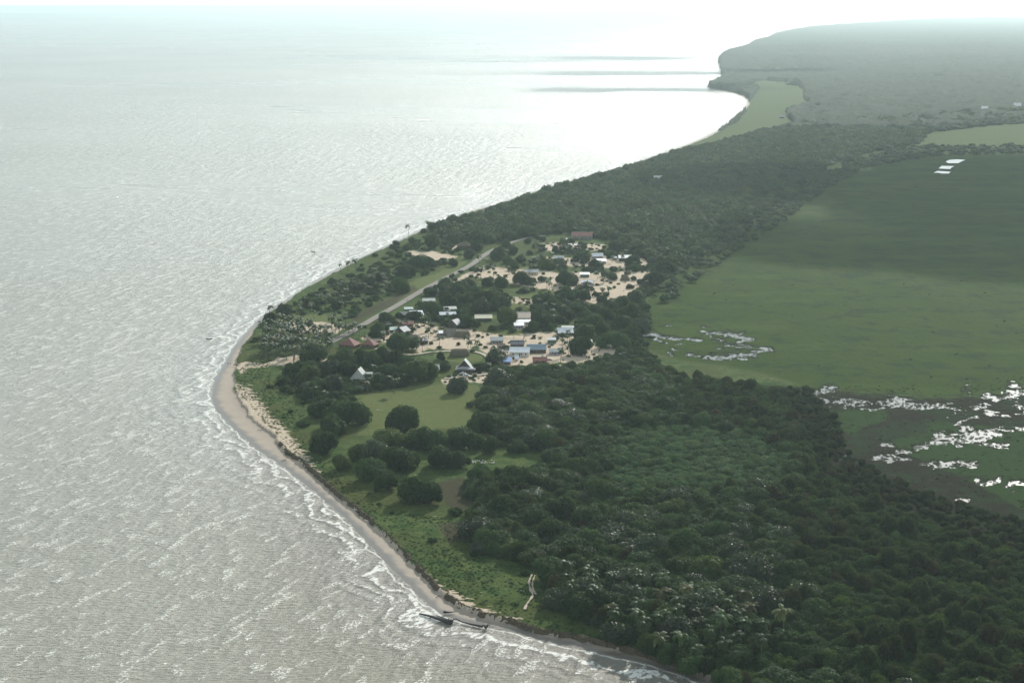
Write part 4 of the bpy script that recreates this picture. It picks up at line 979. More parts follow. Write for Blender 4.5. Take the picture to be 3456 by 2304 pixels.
HOUSE_XY = []
def house(name, cat, label, u, v, wpx, dm, hw, hr, rot, roof, wall, style='gable', openf=False, wins=2, ov=.5, group='buildings of the village'):
    s = mpp(v); w = wpx * s; p = gz(u, v)
    if style in ('gable', 'shed', 'hip'):
        dm *= 1.25; hr = hw + (hr - hw) * (1.7 if hr - hw < 2.5 else 1.15)
    dirn = Vector((p.x, p.y, 0)).normalized()
    p = p + dirn * (dm / 2)
    root = empty(name, (p.x, p.y, 2.25), -math.atan2(p.x, p.y) + R(rot))
    HOUSE_XY.append((p.x, p.y, max(w, dm) / 2 + 1.5))
    if style == 'dome':
        bm = bmesh.new(); dome_thatch(bm, w, dm, hr); link('roof', bm_mesh('roof', bm, RM[roof]), None, root)
        bm = bmesh.new(); box(bm, -w * .38, w * .38, -dm * .36, dm * .36, -.2, .9); link('wall', bm_mesh('wall', bm, WM[wall]), None, root)
    else:
        if openf:
            for x in (-w / 2 + .2, 0, w / 2 - .2):
                for y in (-dm / 2 + .2, dm / 2 - .2):
                    bm = bmesh.new(); box(bm, x - .1, x + .1, y - .1, y + .1, -.2, hw + .02); link('post', bm_mesh('post', bm, M_WOOD), None, root)
            bm = bmesh.new(); box(bm, -w / 2 + .4, w / 2 - .4, dm / 2 - .45, dm / 2 - .3, -.2, hw - .05); link('back_wall', bm_mesh('back_wall', bm, WM[wall]), None, root)
            bm = bmesh.new(); box(bm, -w / 2 + .4, w / 2 - .4, -dm / 2 + .3, -dm / 2 + .42, -.2, hw * .7); link('half_wall', bm_mesh('half_wall', bm, WM[wall]), None, root)
        elif style != 'aframe':
            bm = bmesh.new(); box(bm, -w / 2, w / 2, -dm / 2, dm / 2, -.3, hw)
            if style == 'gable':   # gable triangles
                for x in (-w / 2, w / 2 - .12):
                    vs = [bm.verts.new(q) for q in ((x, -dm / 2, hw), (x, dm / 2, hw), (x, 0, hr - .05), (x + .12, -dm / 2, hw), (x + .12, dm / 2, hw), (x + .12, 0, hr - .05))]
                    bm.faces.new((vs[0], vs[2], vs[1])); bm.faces.new((vs[3], vs[4], vs[5]))
                    bm.faces.new((vs[0], vs[3], vs[5], vs[2])); bm.faces.new((vs[1], vs[2], vs[5], vs[4]))
            link('wall', bm_mesh('wall', bm, WM[wall]), None, root)
            bm = bmesh.new(); box(bm, -.45, .45, -dm / 2 - .05, -dm / 2 + .03, -.2, 1.95); link('door', bm_mesh('door', bm, M_DOOR), None, root)
            for k in range(wins):
                x = -w / 2 + w * (k + .5) / wins
                if abs(x) < .9: x += 1.4 if x >= 0 else -1.4
                x = max(-w / 2 + .7, min(w / 2 - .7, x))
                bm = bmesh.new(); box(bm, x - .5, x + .5, -dm / 2 - .04, -dm / 2 + .03, 1.0, 2.0); link('window', bm_mesh('window', bm, M_GLASS), None, root)
            bm = bmesh.new(); box(bm, -w / 2 - .04, -w / 2 + .03, -.5, .5, 1.0, 2.0); link('window', bm_mesh('window', bm, M_GLASS), None, root)
        bm = bmesh.new()
        if style == 'gable': prism(bm, w, dm, hw, hr, ov)
        elif style == 'hip': hip(bm, w, dm, hw, hr, ov)
        elif style == 'aframe': prism(bm, w, dm, .1, hr, .1, .18)
        elif style == 'shed':
            W = w / 2 + ov; D = dm / 2 + ov
            a = [(-W, -D, hw), (W, -D, hw), (W, D, hr), (-W, D, hr)]
            vs = [bm.verts.new((q[0], q[1], q[2] + .02)) for q in a] + [bm.verts.new((q[0], q[1], q[2] + .16)) for q in a]
            for f in ((0, 3, 2, 1), (4, 5, 6, 7), (0, 1, 5, 4), (1, 2, 6, 5), (2, 3, 7, 6), (3, 0, 4, 7)): bm.faces.new([vs[i] for i in f])
        rf = link('roof', bm_mesh('roof', bm, RM[roof]), None, root)
        if style == 'gable' and w > 9:
            bm = bmesh.new(); box(bm, -w / 2 - ov - .02, w / 2 + ov + .02, -.18, .18, hr + .1, hr + .2); link('ridge_cap', bm_mesh('ridge_cap', bm, RM['pale']), None, rf)
        if style == 'aframe':
            bm = bmesh.new(); x = -w / 2 + .5
            vs = [bm.verts.new(q) for q in ((x, -dm / 2, 0), (x, dm / 2, 0), (x, 0, hr - .1), (x + .1, -dm / 2, 0), (x + .1, dm / 2, 0), (x + .1, 0, hr - .1))]
            bm.faces.new((vs[0], vs[2], vs[1])); bm.faces.new((vs[3], vs[4], vs[5])); link('gable_wall', bm_mesh('gable_wall', bm, WM[wall]), None, root)
    tag(root, label, cat, group)
    return root
H = house
H('house','house','brightest white metal roofed house near the road',957,731,28,7,2.6,3.6,8,'white','green','shed')
H('house','house','dark roofed house touching the brightest white roof',932,731,24,8,2.6,3.6,5,'dark','dark','gable')
H('shed','shed','mint green shed roof behind the dark roofed house',939,717,18,4,2.4,2.8,5,'mint','green','shed',wins=1)
H('house','house','front white roofed house of the pair behind tall trees',1028,730,36,6,2.6,3.5,5,'white','dark','gable')
H('house','house','rear white roofed house of the pair behind tall trees',1034,720,28,6,2.6,3.5,5,'pale','grey','shed')
H('shelter','shelter','khaki roofed open shelter on the grass',1110,738,38,8,2.5,3.6,3,'khaki','dark','gable',True)
H('house','house','grey peaked house behind the half open thatch',1045,754,24,6,3.2,5,60,'grey','dark','gable')
H('shelter','shelter','half open grey thatch shelter with steep slope',1034,774,24,8,.8,4.6,20,'oldthatch','brown','gable',True)
H('thatched_hut','hut','long rounded thatched hut reaching the sand',1063,776,36,8,1,4.6,2,'thatch','brown','dome')
H('shed','shed','low white flat shed left of the thatch shelter',1013,772,18,4,2.2,2.5,3,'white','grey','shed',wins=1)
H('hut','hut','dark plank hut with narrow white roof edge by a palm',973,791,18,5,2.8,3.2,5,'grey','dark','shed',wins=1)
H('hut','hut','small grey thatch tent shaped hut',948,784,20,6,.3,4.2,35,'oldthatch','brown','aframe')
H('house','house','grey gabled house beside a light green lean-to roof',925,769,22,7,2.6,4.2,50,'grey','dark','gable')
H('house','house','light green lean-to roof beside the grey gabled house',904,765,16,5,2.3,2.9,8,'mint','dark','shed')
H('house','house','salmon roofed low house behind the small trees',936,751,26,6,2.4,3.2,3,'red','brown','gable')
H('house','house','large faded red roofed house beyond the dark trees',803,801,30,10,2.6,6.2,62,'red','brown','hip')
H('house','house','smaller faded red roofed house right of the large one',850,800,22,8,2.5,5.0,62,'red','brown','hip')
H('house','house','steep pale grey roofed house rising from the trees',826,878,24,8,2.4,7.6,75,'pale','white','gable',ov=.7)
H('shed','shed','teal lean-to roof beside the steep grey roofed house',848,871,16,5,2.3,2.8,5,'mint','dark','shed')
H('shed','shed','low dark shed with thin pale slats by the field corner',829,899,22,4,1.6,1.9,3,'dark','dark','shed',openf=True)
H('house','house','grey roofed house hidden left of the twin car house',995,857,26,8,2.6,3.8,3,'grey','grey','gable')
H('house','house','pale roofed house with two white cars before it',1070,857,42,9,2.7,3.4,-3,'grey','dark','hip')
H('house','house','steep central gable roof over the twin car house',1068,855,18,7,3.0,7.4,80,'pale','dark','gable',ov=.5)
H('thatched_hall','hall','large dark rounded thatched hall inside the oval green',1056,820,46,9,1,5,2,'thatch','dark','dome')
H('house','house','grey plank house alone on the sand',1141,790,28,7,2.6,3.6,2,'grey','grey','gable')
H('hut','hut','ruined open hut of poles on the sand',1151,800,16,4,1.6,2.4,10,'oldthatch','brown','gable',True)
H('house','house','dark blue roofed house behind the white gabled one',1188,799,30,7,2.6,3.8,2,'dark','dark','gable')
H('house','house','white roofed white walled house with windows facing the lane',1194,818,44,8,3.0,4.4,-4,'white','white','gable',wins=3)
H('house','house','slate blue roofed house right of the white walled house',1232,811,42,8,2.7,4.2,3,'blue','dark','gable')
H('house','house','small pale roofed house at the right end of the row',1275,815,25,5,2.3,3.2,2,'pale','lilac','gable')
H('shelter','shelter','bright blue tarpaulin roof among the trees',1165,838,17,6,2.1,3.0,0,'tarp','brown','shed',True)
H('shelter','shelter','tiny white peaked tent beside the blue tarpaulin',1187,828,7,2,1.6,2.6,0,'white','white','gable',True)
H('house','house','dark red roofed house behind the forest edge',1240,836,31,6,2.4,3.4,2,'brick','brown','gable')
H('house','house','wide tan roofed house between two big round trees',1200,738,34,12,2.8,4.6,4,'tan','white','gable',wins=3)
H('house','house','white roofed lean-to in front of the wide tan roof',1202,747,32,4,2.4,2.9,4,'white','white','shed')
H('house','house','small white roofed blue walled house before the tan roof',1192,755,21,5,2.4,3.0,3,'white','lilac','shed')
H('house','house','folded white roofed house at the edge of the scrub',1297,772,34,8,2.6,4.2,10,'white','dark','gable')
H('shed','shed','long pale roof strip behind the folded white roof',1304,760,26,3,2.4,2.8,4,'pale','dark','shed')
H('shed','shed','grey box shaped shed on the sand by the scrub',1267,789,18,5,2.6,2.9,3,'grey','green','shed',wins=1)
H('house','house','pale box house half hidden beyond a round tree',1351,794,16,5,2.6,2.9,2,'pale','white','shed',wins=1)
H('house','house','long grey roofed cream walled house on the upper sand',1222,632,27,7,2.8,3.8,2,'grey','yellow','gable')
H('hut','hut','white roofed dark green hut on the upper sand',1343,637,20,5,2.6,3.1,2,'white','green','shed',wins=1)
H('house','house','white roofed lilac walled hut on the upper sand',1348,655,25,6,2.5,3.4,-3,'white','lilac','gable')
H('hut','hut','pointed brown thatch hut before the lilac walled hut',1331,667,21,6,.5,4.2,25,'thatch','brown','hip')
H('house','house','long low pale roof behind the tree row',1308,676,26,5,2.4,2.9,3,'pale','grey','shed')
H('barn','barn','big white metal roofed open barn at the far yard',1436,601,30,10,3.4,4.6,3,'white','dark','gable',True)
H('house','house','white gabled roof left of the big barn',1372,594,24,6,2.4,3.8,8,'white','grey','gable')
H('house','house','white roofed house before the white gabled roof',1379,606,25,6,2.5,3.2,2,'white','grey','shed')
H('shed','shed','small slate blue box beside the big barn',1412,598,9,4,2.3,2.6,2,'blue','grey','shed',wins=1)
H('hall','hall','long faded red roofed hall beyond the palms',1337,550,47,10,4.0,5.6,-4,'red','grey','gable',wins=5)
H('house','house','mint roofed house right of the long red roofed hall',1415,544,24,8,2.8,3.8,2,'mint','grey','gable')
H('house','house','pale roof beyond the long red roofed hall',1396,520,24,8,2.6,3.8,5,'pale','grey','gable')
H('house','house','pair of pale roof slopes deep in the coastal woods',1482,503,22,9,2.8,4.2,3,'pale','grey','gable')
H('house','house','small roof deep in the woods, farther right',1585,512,14,7,2.6,3.8,8,'pale','grey','gable')
H('house','house','ragged pale roof at the right end of the woods',1608,518,18,7,2.6,3.6,2,'pale','grey','gable')
H('thatched_hut','hut','square brown thatched hut alone on the sand',1436,645,20,6,1.2,3.6,0,'thatch','brown','hip')
H('house','house','grey roofed house behind the upper palm cluster',1283,599,23,7,2.5,3.5,2,'grey','grey','gable')
H('shack','shack','left one of two tiny white shacks under palms',1309,568,8,3,2.0,2.5,0,'white','grey','shed',wins=1)
H('shack','shack','right one of two tiny white shacks under palms',1323,568,8,3,2.0,2.5,0,'white','grey','shed',wins=1)
H('shack','shack','tiny flat white roof left of the red roofed hall',1298,555,9,3,2.2,2.5,0,'white','grey','shed',wins=1)
H('house','house','pale grey roofed house set back from the road',985,698,27,7,2.5,3.3,2,'pale','brown','gable')
H('tall_gable','house','narrow tall white steep roof among the trees',1007,679,8,4,.5,6.4,70,'white','white','aframe')
H('shelter','hall','dark open hall near the far shore with sand behind',1066,572,32,9,3.0,5.0,3,'thatch','dark','hip',True)
H('house','house','lone white roof in the distant village clearing',2021,291,14,10,4,7,3,'white','grey','gable',group='far houses')
H('house','house','low pale roof in the distant woods left of the ponds',1953,334,16,10,3,6,3,'pale','grey','gable',group='far houses')
H('house','house','grey roof in the middle of the coastal woods',1511,421,18,10,5,9,8,'pale','grey','gable',group='far houses')
H('house','house','left one of two far white roofs by the frame edge',2261,260,14,14,8,14,3,'white','grey','gable',group='far houses')
H('house','house','right one of two far white roofs by the frame edge',2336,252,16,14,8,14,3,'white','grey','gable',group='far houses')
H('hut','hut','dark little hut on the pale green grassland by the bay',1796,272,10,8,3,5,3,'grey','dark','gable',group='far houses')

# ------------------------------------------------------------------ vehicles
M_TYRE = plain('rubber_tyre', (0.02, 0.02, 0.02), .8)
def car(u, v, col, label, rot, name='parked_car'):
    p = gz(u, v); root = empty(name, (p.x, p.y, 2.6), R(rot))
    mb = plain(label.replace(' ', '_')[:24], col, .25, .6, .05)
    bm = bmesh.new()
    prof = [(-2.15, .35), (-2.15, .8), (-1.25, .95), (-.6, 1.42), (.75, 1.45), (1.6, .98), (2.15, .85), (2.15, .35)]
    prev = None
    secs = []
    for y, k in ((-.85, 1), (-.78, 1.0), (.78, 1.0), (.85, 1)):
        secs.append([bm.verts.new((x, y * (.86 if z > 1.1 else 1), z - (.06 if abs(y) > .8 and z > .6 else 0))) for x, z in prof])
    for a, b in zip(secs[:-1], secs[1:]):
        for i in range(len(prof)): bm.faces.new((a[i], a[(i + 1) % len(prof)], b[(i + 1) % len(prof)], b[i]))
    bm.faces.new(secs[0][::-1]); bm.faces.new(secs[-1])
    link('body', bm_mesh('body', bm, mb), None, root)
    for s in (-1, 1):
        bm = bmesh.new(); y = s * .80
        q = [(-1.05, .98), (-.55, 1.36), (.7, 1.38), (1.35, 1.0)]
        a = [bm.verts.new((x, s * (.872 if z < 1.1 else .76), z)) for x, z in q]; b = [bm.verts.new((x, s * (.80 if z < 1.1 else .70), z)) for x, z in q]
        bm.faces.new(a); bm.faces.new(b[::-1])
        for i in range(4): bm.faces.new((a[i], a[(i + 1) % 4], b[(i + 1) % 4], b[i]))
        link('side_window', bm_mesh('side_window', bm, M_GLASS), None, root)
    for x0, z0, x1, z1, nm in ((-1.28, .98, -.66, 1.42, 'windscreen'), (.82, 1.45, 1.58, 1.02, 'rear_window')):
        bm = bmesh.new(); vs = [bm.verts.new((x0, -.68, z0 + .03)), bm.verts.new((x0, .68, z0 + .03)), bm.verts.new((x1, .64, z1 + .03)), bm.verts.new((x1, -.64, z1 + .03))]
        f = bm.faces.new(vs); bmesh.ops.solidify(bm, geom=[f], thickness=.02); link(nm, bm_mesh(nm, bm, M_GLASS), None, root)
    for x in (-1.35, 1.35):
        for y in (-.8, .8):
            bm = bmesh.new(); bmesh.ops.create_cone(bm, cap_ends=True, segments=14, radius1=.33, radius2=.33, depth=.22, matrix=Matrix.Translation((x, y, .33)) @ Matrix.Rotation(math.pi / 2, 4, 'X'))
            w = link('wheel', bm_mesh('wheel', bm, M_TYRE), None, root)
            bm = bmesh.new(); bmesh.ops.create_cone(bm, cap_ends=True, segments=10, radius1=.18, radius2=.18, depth=.25, matrix=Matrix.Translation((x, y, .33)) @ Matrix.Rotation(math.pi / 2, 4, 'X'))
            link('rim', bm_mesh('rim', bm, WM['grey']), None, w)
    tag(root, label, 'car', 'cars parked in the village')
car(1063, 861, (.75, .76, .76), 'white car parked nearer the house door, farther of two', 172)
car(1071, 865, (.7, .71, .72), 'white car parked nearer the lane, closer of two', 176)
car(1163, 806, (.03, .03, .035), 'black car behind the white walled house', 10)
car(1161, 811, (.5, .5, .52), 'silver car left of the white walled house', 5)
car(1261, 830, (.03, .03, .035), 'black car right of the dark red roof', 20)

# ------------------------------------------------------------------ boats, driftwood, people, small things
M_HULL = plain('dark_wooden_hull', (0.05, 0.045, 0.045), .6)
def canoe(u, v, ln, wd, rot, label, z=0.0, col=None, extra=None, tilt=0):
    p = at(u, v, z); root = empty('canoe', (p.x, p.y, z), R(rot)); root.rotation_euler[0] = R(tilt)
    bm = bmesh.new(); n = 11; outer = []; inner = []
    for i in range(n):
        t = i / (n - 1) * 2 - 1; w = wd / 2 * max(.04, (1 - abs(t) ** 2.4)); x = t * ln / 2; sheer = .35 + .35 * t * t
        outer.append([bm.verts.new((x, -w, sheer)), bm.verts.new((x, -w * .6, -.12 + .15 * t * t)), bm.verts.new((x, w * .6, -.12 + .15 * t * t)), bm.verts.new((x, w, sheer))])
        inner.append([bm.verts.new((x, -w * .82, sheer)), bm.verts.new((x, -w * .5, .02 + .15 * t * t)), bm.verts.new((x, w * .5, .02 + .15 * t * t)), bm.verts.new((x, w * .82, sheer))])
    for i in range(n - 1):
        for k in range(3):
            bm.faces.new((outer[i][k], outer[i + 1][k], outer[i + 1][k + 1], outer[i][k + 1])); bm.faces.new((inner[i][k], inner[i][k + 1], inner[i + 1][k + 1], inner[i + 1][k]))
        bm.faces.new((outer[i][0], inner[i][0], inner[i + 1][0], outer[i + 1][0])); bm.faces.new((outer[i][3], outer[i + 1][3], inner[i + 1][3], inner[i][3]))
    link('hull', bm_mesh('hull', bm, M_HULL), None, root)
    for x in (-ln * .25, 0, ln * .25):
        bm = bmesh.new(); box(bm, x - .12, x + .12, -wd * .38, wd * .38, .28, .33); link('bench', bm_mesh('bench', bm, M_WOOD), None, root)
    if extra:
        bm = bmesh.new(); box(bm, ln * .44, ln * .52, -.18, .18, -.1, .75); link('outboard_motor', bm_mesh('outboard_motor', bm, M_TYRE), None, root)
    tag(root, label, 'boat', 'wooden boats of the village'); return root
canoe(719, 579, 8.5, 1.3, -52, 'long dark canoe moored alone out on the sea')
canoe(480, 779, 4.6, 1.7, -8, 'short dark motor boat just off the beach point', extra=True)
canoe(771, 480, 4.4, 1.5, 80, 'tiny dark boat, farthest out on the sea')
canoe(547, 838, 6.4, 1.3, 2, 'dark canoe pulled up on the beach by the path', z=1.35)
M_DRIFT = plain('dark_driftwood', (0.055, 0.05, 0.052), .9, .2, .4, 1.5)
def log(path, rad, label, roots=None, branches=(), z=.3):
    P = [at(u, v, z + dz) for u, v, dz in path]; o0 = P[0].copy()
    root = empty('driftwood_log', o0)
    bm = bmesh.new(); tube(bm, [p - o0 for p in P], rad, 9)
    link('log_trunk', bm_mesh('log_trunk', bm, M_DRIFT), None, root)
    if roots:
        u, v, rr_ = roots; c = at(u, v, z + .6) - o0
        bm = bmesh.new(); g = random.Random(int(u))
        bmesh.ops.create_icosphere(bm, subdivisions=2, radius=rr_ * .55, matrix=Matrix.Translation(c))
        for k in range(9):
            a = k * .7 + g.random() * .3; e = g.uniform(-.2, 1.0)
            d = Vector((math.cos(a) * math.cos(e), math.sin(a) * math.cos(e), math.sin(e))) * rr_ * g.uniform(.9, 1.5)
            tube(bm, [c, c + d * .6 + Vector((0, 0, .1)), c + d], [rr_ * .22, rr_ * .13, .05], 5)
        link('root_plate', bm_mesh('root_plate', bm, M_DRIFT), None, root)
    for b in branches:
        bm = bmesh.new(); tube(bm, [at(u, v, z + dz) - o0 for u, v, dz in b], [.22, .16, .07][:len(b)], 6)
        link('branch', bm_mesh('branch', bm, M_DRIFT), None, root)
    tag(root, label, 'log', 'driftwood logs on the lower beach')
log([(963,1408.6,.1),(980,1412,.3),(1000,1418,.5),(1020,1424,.6),(1036,1428,.6)], [.28,.42,.55,.85,1.1], 'longest dark driftwood log lying in the surf', (1036,1428,1.5), [[(1000,1416,.6),(985,1419,.4),(1005,1423,.3)],[(1002,1413,.8),(1020,1418,1.0),(1034,1424,.8)]])
log([(1041,1421,1.0),(1048,1420,1.2),(1060,1427,.5),(1078,1432,.35),(1108,1438,.4)], [.16,.2,.24,.36,.5], 'slender driftwood log at the water edge with torn roots', (1116,1439,1.3), [[(1118,1438,.8),(1121,1433,1.8)]])
log([(1020,1405,.3),(1030,1405,.25),(1046,1404,.1)], [.55,.32,.1], 'short forked driftwood log up on the sand', (1020,1405,.7), z=.7)
log([(1001,1371,.1),(1006,1369,.1),(1012,1366,.1)], [.16,.14,.05], 'small curved driftwood stick higher on the sand', z=.8)
log([(1655,291.5,.3),(1664,291,.3),(1672,290.5,.3)], [.5,.6,.4], 'lone dark log at the edge of the far bay', z=.2)
log([(592,986,.2),(598,988,.2),(604,987,.2)], [.2,.16,.07], 'small log at the debris line on the left beach', z=.9)
log([(545,909,.2),(549,915,.2),(550,922,.2)], [.25,.18,.08], 'bent branch washed up by the beach point', z=.9)

M_SKIN = plain('brown_skin', (0.14, 0.08, 0.05), .6); M_HAIR = plain('black_hair', (0.01, 0.01, 0.01), .6)
def person(u, v, z, rot, label, shirt, pose=0.25):
    p = at(u, v, z); root = empty('person', (p.x, p.y, z), R(rot))
    J = {'pelvis': (0, 0, .92), 'waist': (0, 0, 1.08), 'chest': (0, -.01, 1.32), 'neck': (0, 0, 1.48), 'chin': (0, -.02, 1.56), 'head': (0, -.01, 1.68), 'top': (0, 0, 1.74)}
    rad = {'pelvis': .15, 'waist': .125, 'chest': .155, 'neck': .06, 'chin': .075, 'head': .10, 'top': .07}
    ch = [('pelvis', 'waist'), ('waist', 'chest'), ('chest', 'neck'), ('neck', 'chin'), ('chin', 'head'), ('head', 'top')]
    for s, n in ((-1, 'l'), (1, 'r')):
        f = pose * s
        for nm, c, r in (('hip', (.1 * s, 0, .86), .095), ('knee', (.11 * s, -f * .35, .48), .06), ('ankle', (.11 * s, -f * .5 + .03, .08), .042), ('toe', (.12 * s, -f * .5 - .14, .03), .035),
                         ('sh', (.19 * s, 0, 1.42), .06), ('elb', (.26 * s, f * .35, 1.14), .043), ('wri', (.28 * s, f * .4 - .1, .90), .03), ('hand', (.28 * s, f * .4 - .13, .80), .032)):
            J[nm + n] = c; rad[nm + n] = r
        ch += [('pelvis', 'hip' + n), ('hip' + n, 'knee' + n), ('knee' + n, 'ankle' + n), ('ankle' + n, 'toe' + n), ('chest', 'sh' + n), ('sh' + n, 'elb' + n), ('elb' + n, 'wri' + n), ('wri' + n, 'hand' + n)]
    ks = list(J); me = bpy.data.meshes.new('body'); me.from_pydata([J[k] for k in ks], [(ks.index(a), ks.index(b)) for a, b in ch], [])
    b = link('body', me, M_SKIN, root)
    sk = b.modifiers.new('skin', 'SKIN'); lay = me.skin_vertices[0].data if me.skin_vertices else None
    if lay is None:
        bpy.context.view_layer.objects.active = b; lay = me.skin_vertices[0].data
    for i, k in enumerate(ks): lay[i].radius = (rad[k], rad[k] * .85)
    lay[0].use_root = True
    b.modifiers.new('sub', 'SUBSURF').levels = 1; b.modifiers['sub'].render_levels = 1
    bm = bmesh.new(); tube(bm, [(0, 0, .95), (0, 0, 1.1), (0, -.01, 1.32), (0, 0, 1.46)], [.175, .155, .21, .12], 12); link('shirt', bm_mesh('shirt', bm, shirt), None, root)
    bm = bmesh.new()
    for s in (-1, 1): tube(bm, [(.09 * s, 0, .98), (.105 * s, -pose * s * .2, .68), (.11 * s, -pose * s * .33, .5)], [.13, .105, .085], 10)
    link('shorts', bm_mesh('shorts', bm, plain('dark_shorts', (.04, .045, .06), .9)), None, root)
    bm = bmesh.new(); bmesh.ops.create_icosphere(bm, subdivisions=2, radius=.112, matrix=Matrix.Translation((0, .02, 1.71))); link('hair', bm_mesh('hair', bm, M_HAIR), None, root)
    tag(root, label, 'person')
person(935, 692, 2.78, 200, 'person in dark shirt walking along the pale road', plain('dark_shirt', (.05, .05, .07), .9), .3)
person(524, 838, .9, 30, 'person in dark shirt standing nearer the water on the beach', plain('navy_shirt', (.04, .05, .08), .9), .1)
person(529, 838, 1.0, -20, 'person in grey shirt standing nearer the canoe on the beach', plain('grey_shirt', (.15, .14, .14), .9), .15)
person(1208, 784, 2.6, 10, 'person in reddish clothes standing on the sandy yard', plain('red_shirt', (.35, .09, .07), .9), .1)

# picket fence round the small green plot, posts and pole
def fence(uv, step, label, hgt=1.1):
    P = [at(u, v, 2.5) for u, v in uv]; root = empty('picket_fence', P[0])
    for a, b in zip(P[:-1], P[1:]):
        n = max(1, int((b - a).length / step)); d = (b - a)
        bmr = bmesh.new(); tube(bmr, [a - P[0] + Vector((0, 0, hgt * .75)), b - P[0] + Vector((0, 0, hgt * .75))], [.04, .04], 4); link('rail', bm_mesh('rail', bmr, M_WOOD), None, root)
        for i in range(n):
            q = a + d * i / n - P[0]; bm = bmesh.new(); box(bm, q.x - .09, q.x + .09, q.y - .09, q.y + .09, q.z - .3, q.z + hgt * random.uniform(.85, 1.1)); link('post', bm_mesh('post', bm, M_WOOD), None, root)
    tag(root, label, 'fence')
fence([(1152,776),(1170,779),(1202,780),(1207,768)], 1.1, 'row of short pickets round the small green plot')
fence([(1072,778),(1084,772),(1096,766)], 1.4, 'short fence line beside the long thatched hut')
fence([(1100,802),(1120,800),(1140,803)], 1.2, 'ragged fence of stakes along the sandy yard')
fence([(905,900),(925,899)], 3.0, 'low pale rail fence at the edge of the mown field', .8)
def pole(u, v, h, label):
    p = gz(u, v); root = empty('utility_pole', p)
    bm = bmesh.new(); tube(bm, [(0, 0, -.3), (0, 0, h)], [.14, .1], 8); link('mast', bm_mesh('mast', bm, M_WOOD), None, root)
    bm = bmesh.new(); box(bm, -.9, .9, -.06, .06, h - .7, h - .58); link('crossarm', bm_mesh('crossarm', bm, M_WOOD), None, root)
    tag(root, label, 'pole')
pole(981, 800, 8, 'thin utility pole beside the dark plank hut'); pole(1180, 790, 6, 'thin pole standing by the dark blue roof'); pole(889, 716, 7, 'utility pole at the edge of the pale road')
def rubble(uv, n, label):
    P0 = at(uv[0], uv[1], 2.4); bm = bmesh.new(); g = random.Random(n)
    for i in range(n):
        q = Vector((g.uniform(-6, 6), g.uniform(-3, 3), 0)); s = g.uniform(.15, .5)
        bmesh.ops.create_icosphere(bm, subdivisions=1, radius=s, matrix=Matrix.Translation(q + Vector((0, 0, s * .4))) @ Matrix.Rotation(g.random() * 3, 4, 'Z') @ Matrix.Diagonal((1.5, 1, .6, 1)))
    o = link('rubble', bm_mesh('rubble', bm, plain('pale_rubble', (.5, .48, .42), .9))); o.location = P0; tag(o, label, 'rubble', kind='stuff')
rubble((1110, 1060), 40, 'scattered pale rubble in the grass clearing')

finish_labels()

# ------------------------------------------------------------------ haze
bm = bmesh.new()
HB = (-62000, 62000, -3000, 66000, -4.0, 262.0)
box(bm, *HB)
hz = link('haze', bm_mesh('haze', bm)); tag(hz, 'pale bluish haze thickening toward the horizon', 'haze', kind='stuff')
m, nt, out = newmat('haze_air')
pv = nt.nodes.new('ShaderNodeVolumePrincipled'); pv.inputs['Color'].default_value = (0.71, 0.87, 0.89, 1); pv.inputs['Density'].default_value = 5.0e-5; pv.inputs['Anisotropy'].default_value = 0.45
L(nt, pv.outputs[0], out.inputs['Volume']); hz.data.materials.append(m)

# ------------------------------------------------------------------ sun, sky, clouds
SUN_AZ = R(21); SUN_EL = R(27)
sdir = Vector((math.sin(SUN_AZ) * math.cos(SUN_EL), math.cos(SUN_AZ) * math.cos(SUN_EL), math.sin(SUN_EL)))
sl = bpy.data.lights.new('sun', 'SUN'); sl.energy = 4.0; sl.angle = R(0.5); sl.color = (1, .965, .89)
so = bpy.data.objects.new('sun', sl); COL.objects.link(so); so.rotation_euler = sdir.to_track_quat('Z', 'Y').to_euler()
w = bpy.data.worlds.new('World'); scene.world = w; w.use_nodes = True
wt = w.node_tree; bg = wt.nodes['Background']
sky = wt.nodes.new('ShaderNodeTexSky'); sky.sky_type = 'NISHITA'; sky.sun_disc = False; sky.sun_elevation = SUN_EL; sky.sun_rotation = SUN_AZ
sky.air_density = 1.2; sky.dust_density = 1.0; sky.ozone_density = 3.0; sky.altitude = 200
geo = wt.nodes.new('ShaderNodeNewGeometry'); sx = wt.nodes.new('ShaderNodeSeparateXYZ'); wt.links.new(geo.outputs['Incoming'], sx.inputs[0])
el = math_(wt, 'ABSOLUTE', sx.outputs[2])
thin = mixc(wt, 0.6, sky.outputs[0], (5.8, 6.5, 6.6))
veil = mixc(wt, math_(wt, 'MULTIPLY', ss(wt, el, 0.34, 0.0), 0.92), thin, (13.0, 14.8, 15.0))
wt.links.new(veil, bg.inputs[0]); bg.inputs[1].default_value = 0.10

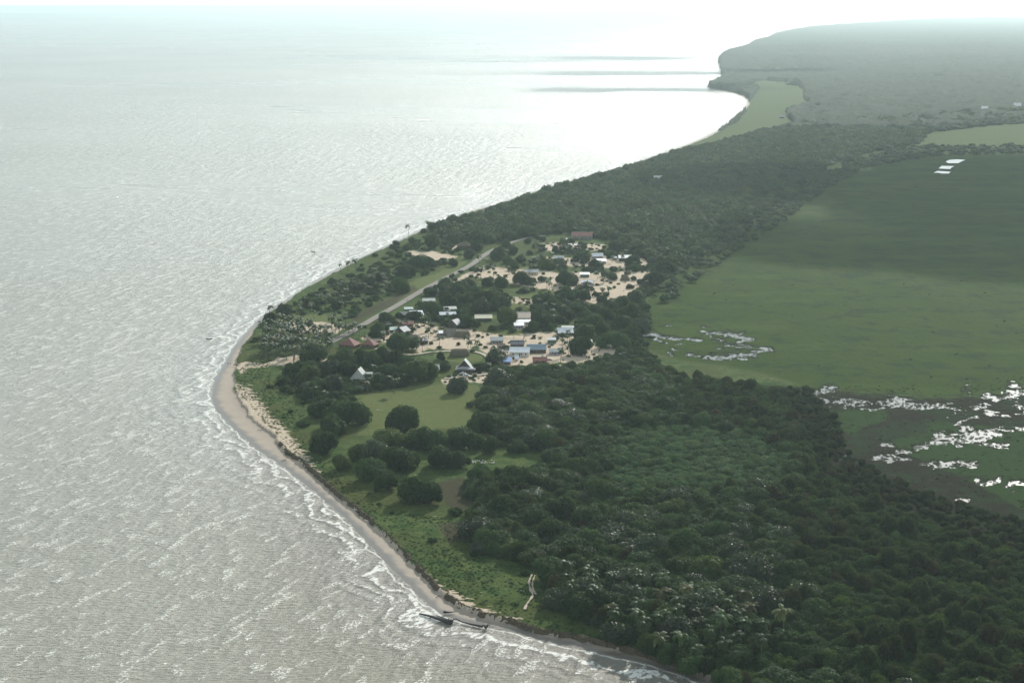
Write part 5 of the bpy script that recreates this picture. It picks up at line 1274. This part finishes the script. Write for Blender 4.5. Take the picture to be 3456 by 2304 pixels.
def cloud_mat(dens=.75, name='cloud_vapour'):
    m, nt, out = newmat(name)
    g = nt.nodes.new('ShaderNodeTexCoord')
    n = noise_(nt, pos(nt), 0.006, 4, .6)
    lw = nt.nodes.new('ShaderNodeLayerWeight'); lw.inputs[0].default_value = .5
    a = math_(nt, 'MULTIPLY', ss(nt, n, .25, .5), ss(nt, lw.outputs['Facing'], 1.0, .35))
    d = nt.nodes.new('ShaderNodeBsdfDiffuse'); d.inputs[0].default_value = (.85, .85, .85, 1)
    t = nt.nodes.new('ShaderNodeBsdfTransparent'); mx = nt.nodes.new('ShaderNodeMixShader')
    L(nt, math_(nt, 'MULTIPLY', a, dens), mx.inputs[0]); L(nt, t.outputs[0], mx.inputs[1]); L(nt, d.outputs[0], mx.inputs[2]); L(nt, mx.outputs[0], out.inputs[0])
    return m
M_CLOUD = cloud_mat(); M_THIN = cloud_mat(.065, 'thin_cloud_vapour')
def cloud(cx, cy, rx, ry, n, seed, alt, label, mat=None):
    g = random.Random(seed); bm = bmesh.new()
    for i in range(n):
        a = g.random() * 6.28; q = math.sqrt(g.random()) * 1.0
        s = g.uniform(.14, .4)
        bmesh.ops.create_icosphere(bm, subdivisions=3, radius=1, matrix=Matrix.Translation((math.cos(a) * q * rx, math.sin(a) * q * ry, g.uniform(-20, 40))) @ Matrix.Diagonal((rx * s, ry * s, 70, 1)))
    o = link('cloud', bm_mesh('cloud', bm, mat or M_CLOUD, True)); k = alt / math.tan(SUN_EL)
    o.location = (cx + math.sin(SUN_AZ) * k, cy + math.cos(SUN_AZ) * k, alt)
    tag(o, label, 'cloud', kind='stuff')
cloud(860, 1930, 560, 500, 60, 3, 1300, 'low cloud shading the wide marsh')
cloud(470, 690, 240, 190, 9, 4, 1000, 'small unseen cloud added to shade the swamp forest')  # out-of-view cloud added only to darken the swamp and forest below

cloud(-150, 7500, 1100, 480, 60, 6, 1100, 'long thin cloud shading the far sea', M_THIN)
cloud(400, 4700, 380, 130, 44, 7, 1000, 'thin cloud shading the bay before the headland', M_THIN)
cloud(500, 5900, 800, 200, 50, 9, 1100, 'thin cloud shading the sea off the headland', M_THIN)

# ------------------------------------------------------------------ render settings
vs = scene.view_settings; scene.display_settings.display_device = 'sRGB'
vs.view_transform = 'Standard'; vs.look = 'None'; vs.gamma = 1; vs.exposure = 0.27
cy = scene.cycles; cy.max_bounces = 6; cy.diffuse_bounces = 2; cy.glossy_bounces = 2; cy.transmission_bounces = 2; cy.volume_bounces = 0; cy.transparent_max_bounces = 16
cy.sample_clamp_indirect = 6; cy.use_denoising = True
try: cy.denoiser = 'OPENIMAGEDENOISE'
except Exception: pass
print('objects', len(bpy.data.objects), 'palms', sum(1 for o in bpy.data.objects if o.name.startswith('coconut_palm')))
